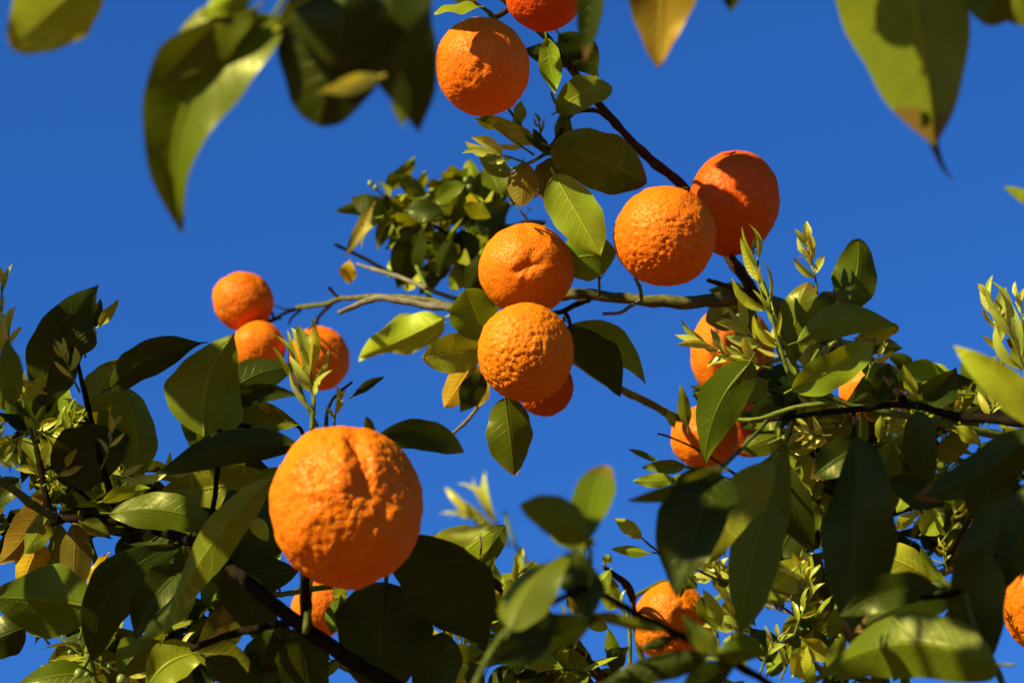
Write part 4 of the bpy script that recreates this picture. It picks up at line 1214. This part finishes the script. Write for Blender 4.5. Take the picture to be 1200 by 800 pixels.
wood(b, 'twig', [(930, 488, 1.93), (925, 508, 1.86), (918, 526, 1.78)], 6, 5, 'dark')
wood(b, 'twig', [(900, 492, 1.95), (870, 525, 1.75), (838, 555, 1.58)], 5, 5, 'green')
LN = [
 (1004, 512, 996, 752, 100, 1.70, -0.04, 14, 'D', dict(fold=0.22, a=0.6, b=0.7)),
 (1046, 520, 1010, 640, 50, 1.74, 0.0, 14, 'G', dict(fold=0.2)),
 (838, 556, 792, 692, 96, 1.50, -0.04, 14, 'D', dict(fold=0.2, a=0.45, b=0.6)),
 (846, 552, 742, 590, 30, 1.50, -0.02, -30, 'G', dict(fold=0.3, a=0.5, b=0.7)),
 (920, 522, 866, 750, 72, 1.72, -0.06, 16, 'G', dict(fold=0.2, bend=-0.04)),
 (905, 540, 830, 660, 60, 1.66, -0.02, 14, 'O', dict(fold=0.2, bend=-0.05)),
 (905, 530, 952, 650, 56, 1.80, 0.0, 16, 'D', dict(fold=0.24)),
 (1225, 500, 1070, 580, 62, 1.68, 0.0, 14, 'D', dict(bend=0.06)),
 (1075, 482, 1092, 580, 46, 1.86, 0.0, 16, 'D', dict(fold=0.2, a=0.5, b=0.7)),
 (1085, 478, 1120, 430, 40, 1.9, 0.0, 22, 'D', dict(fold=0.2)),
 (1010, 520, 950, 560, 50, 1.78, 0.0, 14, 'D', {}),
 (1168, 780, 952, 794, 92, 1.50, 0.06, 6, 'G', dict(bend=-0.13, fold=0.24, a=0.55, b=0.8, twist=0)),
 (1190, 560, 1110, 720, 90, 1.60, 0.0, 16, 'D', dict(bend=0.06)),
 (1150, 640, 1148, 790, 78, 1.55, 0.0, 14, 'D', dict(fold=0.25)),
 (1235, 560, 1160, 690, 80, 1.55, 0.0, 16, 'D', {}),
 (1100, 690, 985, 720, 50, 1.58, 0.0, 16, 'D', dict(bend=-0.08)),
 (1130, 690, 1000, 740, 56, 1.60, 0.02, 16, 'D', dict(bend=-0.05)),
 (975, 790, 990, 745, 26, 1.60, 0.0, 14, 'O', {}),
 (1130, 570, 1190, 640, 40, 1.66, 0.0, 14, 'D', {}),
 (1100, 590, 1040, 560, 44, 1.72, 0.0, 14, 'D', {}),
]
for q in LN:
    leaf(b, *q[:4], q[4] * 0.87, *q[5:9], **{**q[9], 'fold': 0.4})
leaf(b, 1225, 500, 1117, 408, 44, 1.42, 0.0, -6, 'L', fold=0.29, bend=-0.05)
leaf(b, 1240, 250, 1178, 218, 20, 1.42, 0.0, 10, 'B')

# ---------------------------------------------------------------- soft-focus sprig at the bottom
b = bough('orange_branch', (640, 900, 1.30), 'sprig with a glossy grey green leaf and pale shoots')
wood(b, 'branch', [(520, 930, 1.30), (550, 820, 1.30), (572, 770, 1.30), (597, 735, 1.31)], 10, 7, 'green')
wood(b, 'twig', [(597, 735, 1.31), (660, 700, 1.32), (690, 690, 1.34), (740, 715, 1.36), (800, 745, 1.38), (838, 766, 1.40), (900, 800, 1.42), (960, 850, 1.42)], 7, 11, 'dark')
wood(b, 'twig', [(690, 690, 1.34), (692, 660, 1.33), (690, 632, 1.32)], 6, 5, 'stem')
wood(b, 'twig', [(640, 690, 1.32), (605, 640, 1.33), (592, 600, 1.34)], 5, 4, 'stem')
LF = [
 (688, 634, 708, 545, 48, 1.32, 0.04, -8, 'G', dict(fold=0.24, a=0.95, b=0.5, bend=0.03, drop=0)),
 (692, 634, 616, 590, 50, 1.32, -0.02, 22, 'G', dict(fold=0.2, a=0.9, b=0.75, bend=-0.06)),
 (598, 738, 664, 638, 56, 1.28, 0.03, -30, 'G', dict(fold=0.25, a=0.6, b=0.7, bend=0.04, mat=MAT_WAXY)),
 (690, 720, 675, 640, 46, 1.33, 0.02, 20, 'D', dict(fold=0.2)),
 (600, 740, 712, 728, 46, 1.32, 0.04, 16, 'D', dict(bend=-0.04)),
 (580, 775, 650, 730, 44, 1.32, 0.02, 16, 'D', {}),
 (685, 640, 640, 618, 24, 1.38, 0.0, 10, 'B', {}),
 (690, 680, 690, 720, 16, 1.36, 0.0, 10, 'Y', {}),
 (690, 720, 780, 742, 16, 1.36, 0.0, 10, 'O', {}),
 (830, 768, 700, 800, 34, 1.38, 0.0, 14, 'D', {}),
 (838, 768, 800, 720, 26, 1.38, 0.0, 14, 'O', {}),
 (840, 766, 905, 770, 34, 1.38, 0.0, 14, 'G', dict(bend=0.1)),
 (800, 812, 862, 775, 40, 1.40, 0.0, 14, 'D', {}),
 (750, 760, 800, 745, 14, 1.38, 0.0, 14, 'D', {}),
]
for q in LF:
    leaf(b, *q[:9], **q[9])
shoot(b, 596, 640, 575, 600, 1.34, n=4, ln=66, seed=81, c='P', spread=30, wr=0.2, sw=5)
shoot(b, 590, 625, 545, 605, 1.34, n=6, ln=46, seed=82, c='P', spread=34, wr=0.2, sw=4)
shoot(b, 672, 650, 660, 620, 1.36, n=3, ln=34, seed=83, c='L', spread=30)

# ---------------------------------------------------------------- overhanging foreground sprays at the top
top_spray = b = bough('orange_branch', (330, -60, 1.20), 'overhanging spray with two broad dark leaves and a waisted drooping leaf')
wood(b, 'branch', [(700, -260, 1.15), (520, -160, 1.17), (430, -80, 1.19), (360, -10, 1.21), (318, 28, 1.22)], 16, 7, 'green')
wood(b, 'twig', [(430, -80, 1.19), (300, -70, 1.18), (180, -60, 1.17), (100, -40, 1.16)], 8, 6, 'green')
LT = [
 (112, -36, 14, 58, 92, 1.16, 0.0, 4, 'L', dict(fold=0.2, a=0.5, b=0.5)),
 (324, 18, 206, 270, 104, 1.21, 0.0, 10, 'G', dict(fold=0.45, bend=-0.17, a=0.55, b=0.75, flip=False, twist=0.5, wave=0.12)),
 (300, 10, 196, 90, 60, 1.20, 0.0, 24, 'G', dict(fold=0.3, bend=-0.1, b=0.6)),
 (410, -60, 374, 148, 132, 1.20, 0.0, 10, 'D', dict(fold=0.24, a=0.5, b=0.45)),
 (452, -60, 486, 156, 92, 1.18, 0.0, 16, 'D', dict(fold=0.29, a=0.5, b=0.7)),
 (410, -20, 392, 80, 120, 1.17, 0.0, 14, 'D', dict(fold=0.29)),
 (446, 90, 380, 108, 22, 1.12, -0.02, -10, 'P', dict(fold=0.2)),
 (470, 90, 470, 150, 24, 1.16, 0.0, 14, 'O', {}),
 (300, -20, 236, 18, 40, 1.2, 0.0, 10, 'B', {}),
 (360, 0, 318, 38, 16, 1.19, 0.0, 10, 'L', {}),
]
for q in LT:
    leaf(b, *q[:9], **q[9])
b = bough('orange_branch', (1040, -140, 1.22), 'overhanging leaf with a sunlit yellow stripe and a long thin drip tip')
wood(b, 'branch', [(1320, -260, 1.2), (1180, -180, 1.2), (1060, -130, 1.22), (900, -90, 1.25), (760, -60, 1.28)], 14, 6, 'green')
LU = [
 (1024, -170, 1096, 170, 164, 1.22, 0.0, -4, 'O', dict(flip=True, fold=0.95, a=0.62, b=0.72, bend=0.03, twist=0)),
 (1082, 130, 1116, 216, 12, 1.22, 0.02, 30, 'D', dict(fold=0.3, a=0.35, b=0.9, petiole=0.0)),
 (778, -56, 771, 80, 76, 1.28, 0.0, 12, 'K', dict(fold=0.25, a=0.5, b=0.8)),
 (864, -60, 856, 15, 36, 1.28, 0.0, 12, 'D', {}),
 (1190, -50, 1150, 26, 70, 1.24, 0.0, 10, 'G', dict(a=0.5, b=0.4)),
 (1180, -40, 1210, 28, 60, 1.24, 0.0, 10, 'O', dict(a=0.5, b=0.4)),
 (700, -60, 686, 72, 34, 1.30, 0.0, 22, 'D', dict(b=0.9)),
]
for q in LU:
    leaf(b, *q[:9], **q[9])

# ---------------------------------------------------------------- unseen leaves added outside the picture, set toward the sun to shade chosen spots
LIT = [(617, 316, 2.42, 62), (616, 413, 2.34, 62), (779, 285, 2.36, 58), (285, 353, 3.25, 40), (303, 407, 3.22, 36), (385, 405, 3.22, 28),
       (385, 570, 1.64, 100), (598, 80, 2.33, 24), (560, 115, 2.33, 30), (855, 440, 2.62, 40), (812, 510, 2.72, 34), (770, 740, 2.6, 40), (374, 714, 2.75, 34), (1215, 700, 2.4, 50),
       (530, 105, 2.34, 26), (832, 200, 2.42, 6), (846, 210, 2.42, 6), (860, 224, 2.42, 7), (876, 242, 2.42, 7), (680, 250, 2.36, 40), (552, 370, 2.44, 30), (530, 410, 2.46, 30), (980, 430, 2.28, 40), (1000, 370, 2.3, 40), (850, 480, 2.3, 40),
       (1060, 750, 1.52, 50), (1060, 660, 2.32, 35), (1160, 440, 1.42, 40), (210, 780, 1.9, 34), (200, 605, 1.96, 40), (240, 690, 1.8, 36), (60, 30, 1.16, 50),
       (470, 250, 3.12, 60), (940, 300, 2.36, 40), (850, 410, 2.4, 40), (1160, 380, 2.3, 50), (365, 450, 1.86, 50), (550, 600, 1.34, 50), (595, 510, 2.36, 30)]
LITP = [(P(x, y, d), r / FPX * d) for x, y, d, r in LIT]
def shade(px, py, d, rad, n, seed, size=0.075, tmin=0.12, ex=0.22):
    rnd = random.Random(seed)
    c = P(px, py, d)
    r = rad / FPX * d
    size = min(size, max(2.4 * r, 0.03))
    t = tmin
    while t < 1.8:
        q = c + SUN * t
        x, y, dd = proj(q)
        m = (r + size * 0.7) / max(dd, 0.2) * FPX
        if dd < 0.15 or x < -m or y < -m or x > 1200 + m:
            break
        t += 0.03
    u = SUN.cross(UP).normalized()
    v = SUN.cross(u)
    cen = c + SUN * t
    got = []
    for k in range(n):
        an = k * 2.39996
        rr = r * math.sqrt((k + 0.5) / n)
        q = cen + u * math.cos(an) * rr + v * math.sin(an) * rr + SUN * rnd.uniform(0, 0.12)
        ll = size * rnd.uniform(0.8, 1.2)
        bad = False
        for lp, lr in LITP:
            w = q - lp
            along = w.dot(SUN)
            if along > 0.05 and (w - SUN * along).length < lr + ll * (0.30 if lr < 0.007 else ex):
                bad = True
                break
        if bad:
            continue
        nn = (SUN + Vector((rnd.gauss(0, .35), rnd.gauss(0, .35), rnd.gauss(0, .35)))).normalized()
        dv = nn.cross(Vector((rnd.gauss(0, 1), rnd.gauss(0, 1), rnd.gauss(0, 1)))).normalized()
        s = nn.cross(dv)
        M = Matrix((dv, s, nn)).transposed().to_4x4()
        o = link(bpy.data.objects.new('leaf', proto('std', rnd.randint(0, 13))), top_spray)  # added off-frame blocker leaf, only parented to the visible spray
        o.matrix_basis = Matrix.Translation(q - dv * ll * 0.5 - top_spray.location) @ M @ Matrix.Diagonal((ll, ll * 1.15, ll, 1))
        o.color = shade_of(rnd.choice('DGO'), rnd, 0.2)
        got.append(q - dv * ll * 0.5)
    if got:
        mid = sum(got, Vector()) / len(got)
        pts = [mid + SUN * 0.10 + UP * 0.25 - RIGHT * 0.10, mid + SUN * 0.06 + UP * 0.08, mid + SUN * 0.05]
        got.sort(key=lambda g: (g - pts[0]).length)
        path = smooth_path(pts[:2] + [g.lerp(mid, 0.4) for g in got[::3]], 3)
        vv, ff, uu = tube_mesh([p - path[0] for p in path], 0.004, 0.0015, 6, 0.1, seed)
        me = mesh_from([tuple(p) for p in vv], ff, uu, name='twig')
        me.materials.append(MAT_BARK)
        o = link(bpy.data.objects.new('twig', me), top_spray)  # added unseen twig tying the blocker leaves together
        o.location = path[0] - top_spray.location
        o.color = (*C['green'], 1)
for i, a in enumerate([
    (1000, 630, 1.70, 95, 12), (790, 620, 1.50, 60, 6), (880, 640, 1.70, 70, 9), (1140, 540, 1.68, 60, 6), (1165, 640, 1.60, 70, 7), (1150, 730, 1.55, 50, 6),
    (1080, 530, 1.85, 45, 4), (520, 700, 1.80, 62, 7), (440, 760, 1.84, 66, 7), (300, 625, 1.92, 60, 6), (330, 780, 1.84, 60, 6), (255, 535, 1.95, 70, 3),
    (100, 520, 2.02, 55, 6), (170, 690, 1.93, 60, 3), (60, 690, 1.95, 40, 2), (70, 410, 2.04, 45, 2), (185, 425, 2.0, 40, 2), (300, 480, 2.03, 50, 2),
    (440, 50, 1.19, 70, 2), (1112, 20, 1.22, 34, 4), (645, 5, 2.36, 40, 3),
    (548, 52, 2.33, 15, 2), (350, 725, 1.77, 40, 4), (420, 780, 1.78, 30, 3), (280, 675, 1.8, 26, 2), (1100, 482, 1.86, 40, 3), (720, 190, 2.38, 30, 2), (700, 425, 2.44, 30, 2), (440, 650, 1.66, 50, 4), (650, 690, 1.32, 60, 4), (620, 600, 1.32, 20, 2)
    , (890, 492, 2.82, 34, 3), (865, 375, 2.62, 20, 2), (1050, 590, 2.6, 60, 4), (930, 560, 2.6, 40, 3)]):
    shade(*a, seed=300 + i)
for i, a in enumerate([(888, 206, 2.42, 34, 16), (838, 262, 2.42, 34, 16), (880, 285, 2.42, 22, 9), (862, 374, 2.58, 26, 9), (655, 8, 2.33, 34, 10),
                       (1000, 481, 1.90, 22, 6), (940, 488, 1.92, 22, 6), (1060, 476, 1.88, 22, 6)]):
    shade(*a, seed=400 + i, size=0.032, ex=0.42)
shade(842, 353, 2.48, 22, 5, seed=441, size=0.03, ex=0.05)
shade(700, 348, 2.48, 14, 3, seed=442, size=0.03, ex=0.05)
shade(1120, 765, 1.5, 26, 4, seed=443, size=0.04, ex=0.0)
shade(1108, 40, 1.22, 36, 9, seed=440, size=0.04, ex=0.1)
shade(550, 46, 2.32, 26, 10, seed=431, size=0.034, ex=0.12)
shade(547, 70, 2.32, 9, 3, seed=432, size=0.03, ex=0.05)
print('objects', len(bpy.data.objects), 'leaves', len(LEAVES))
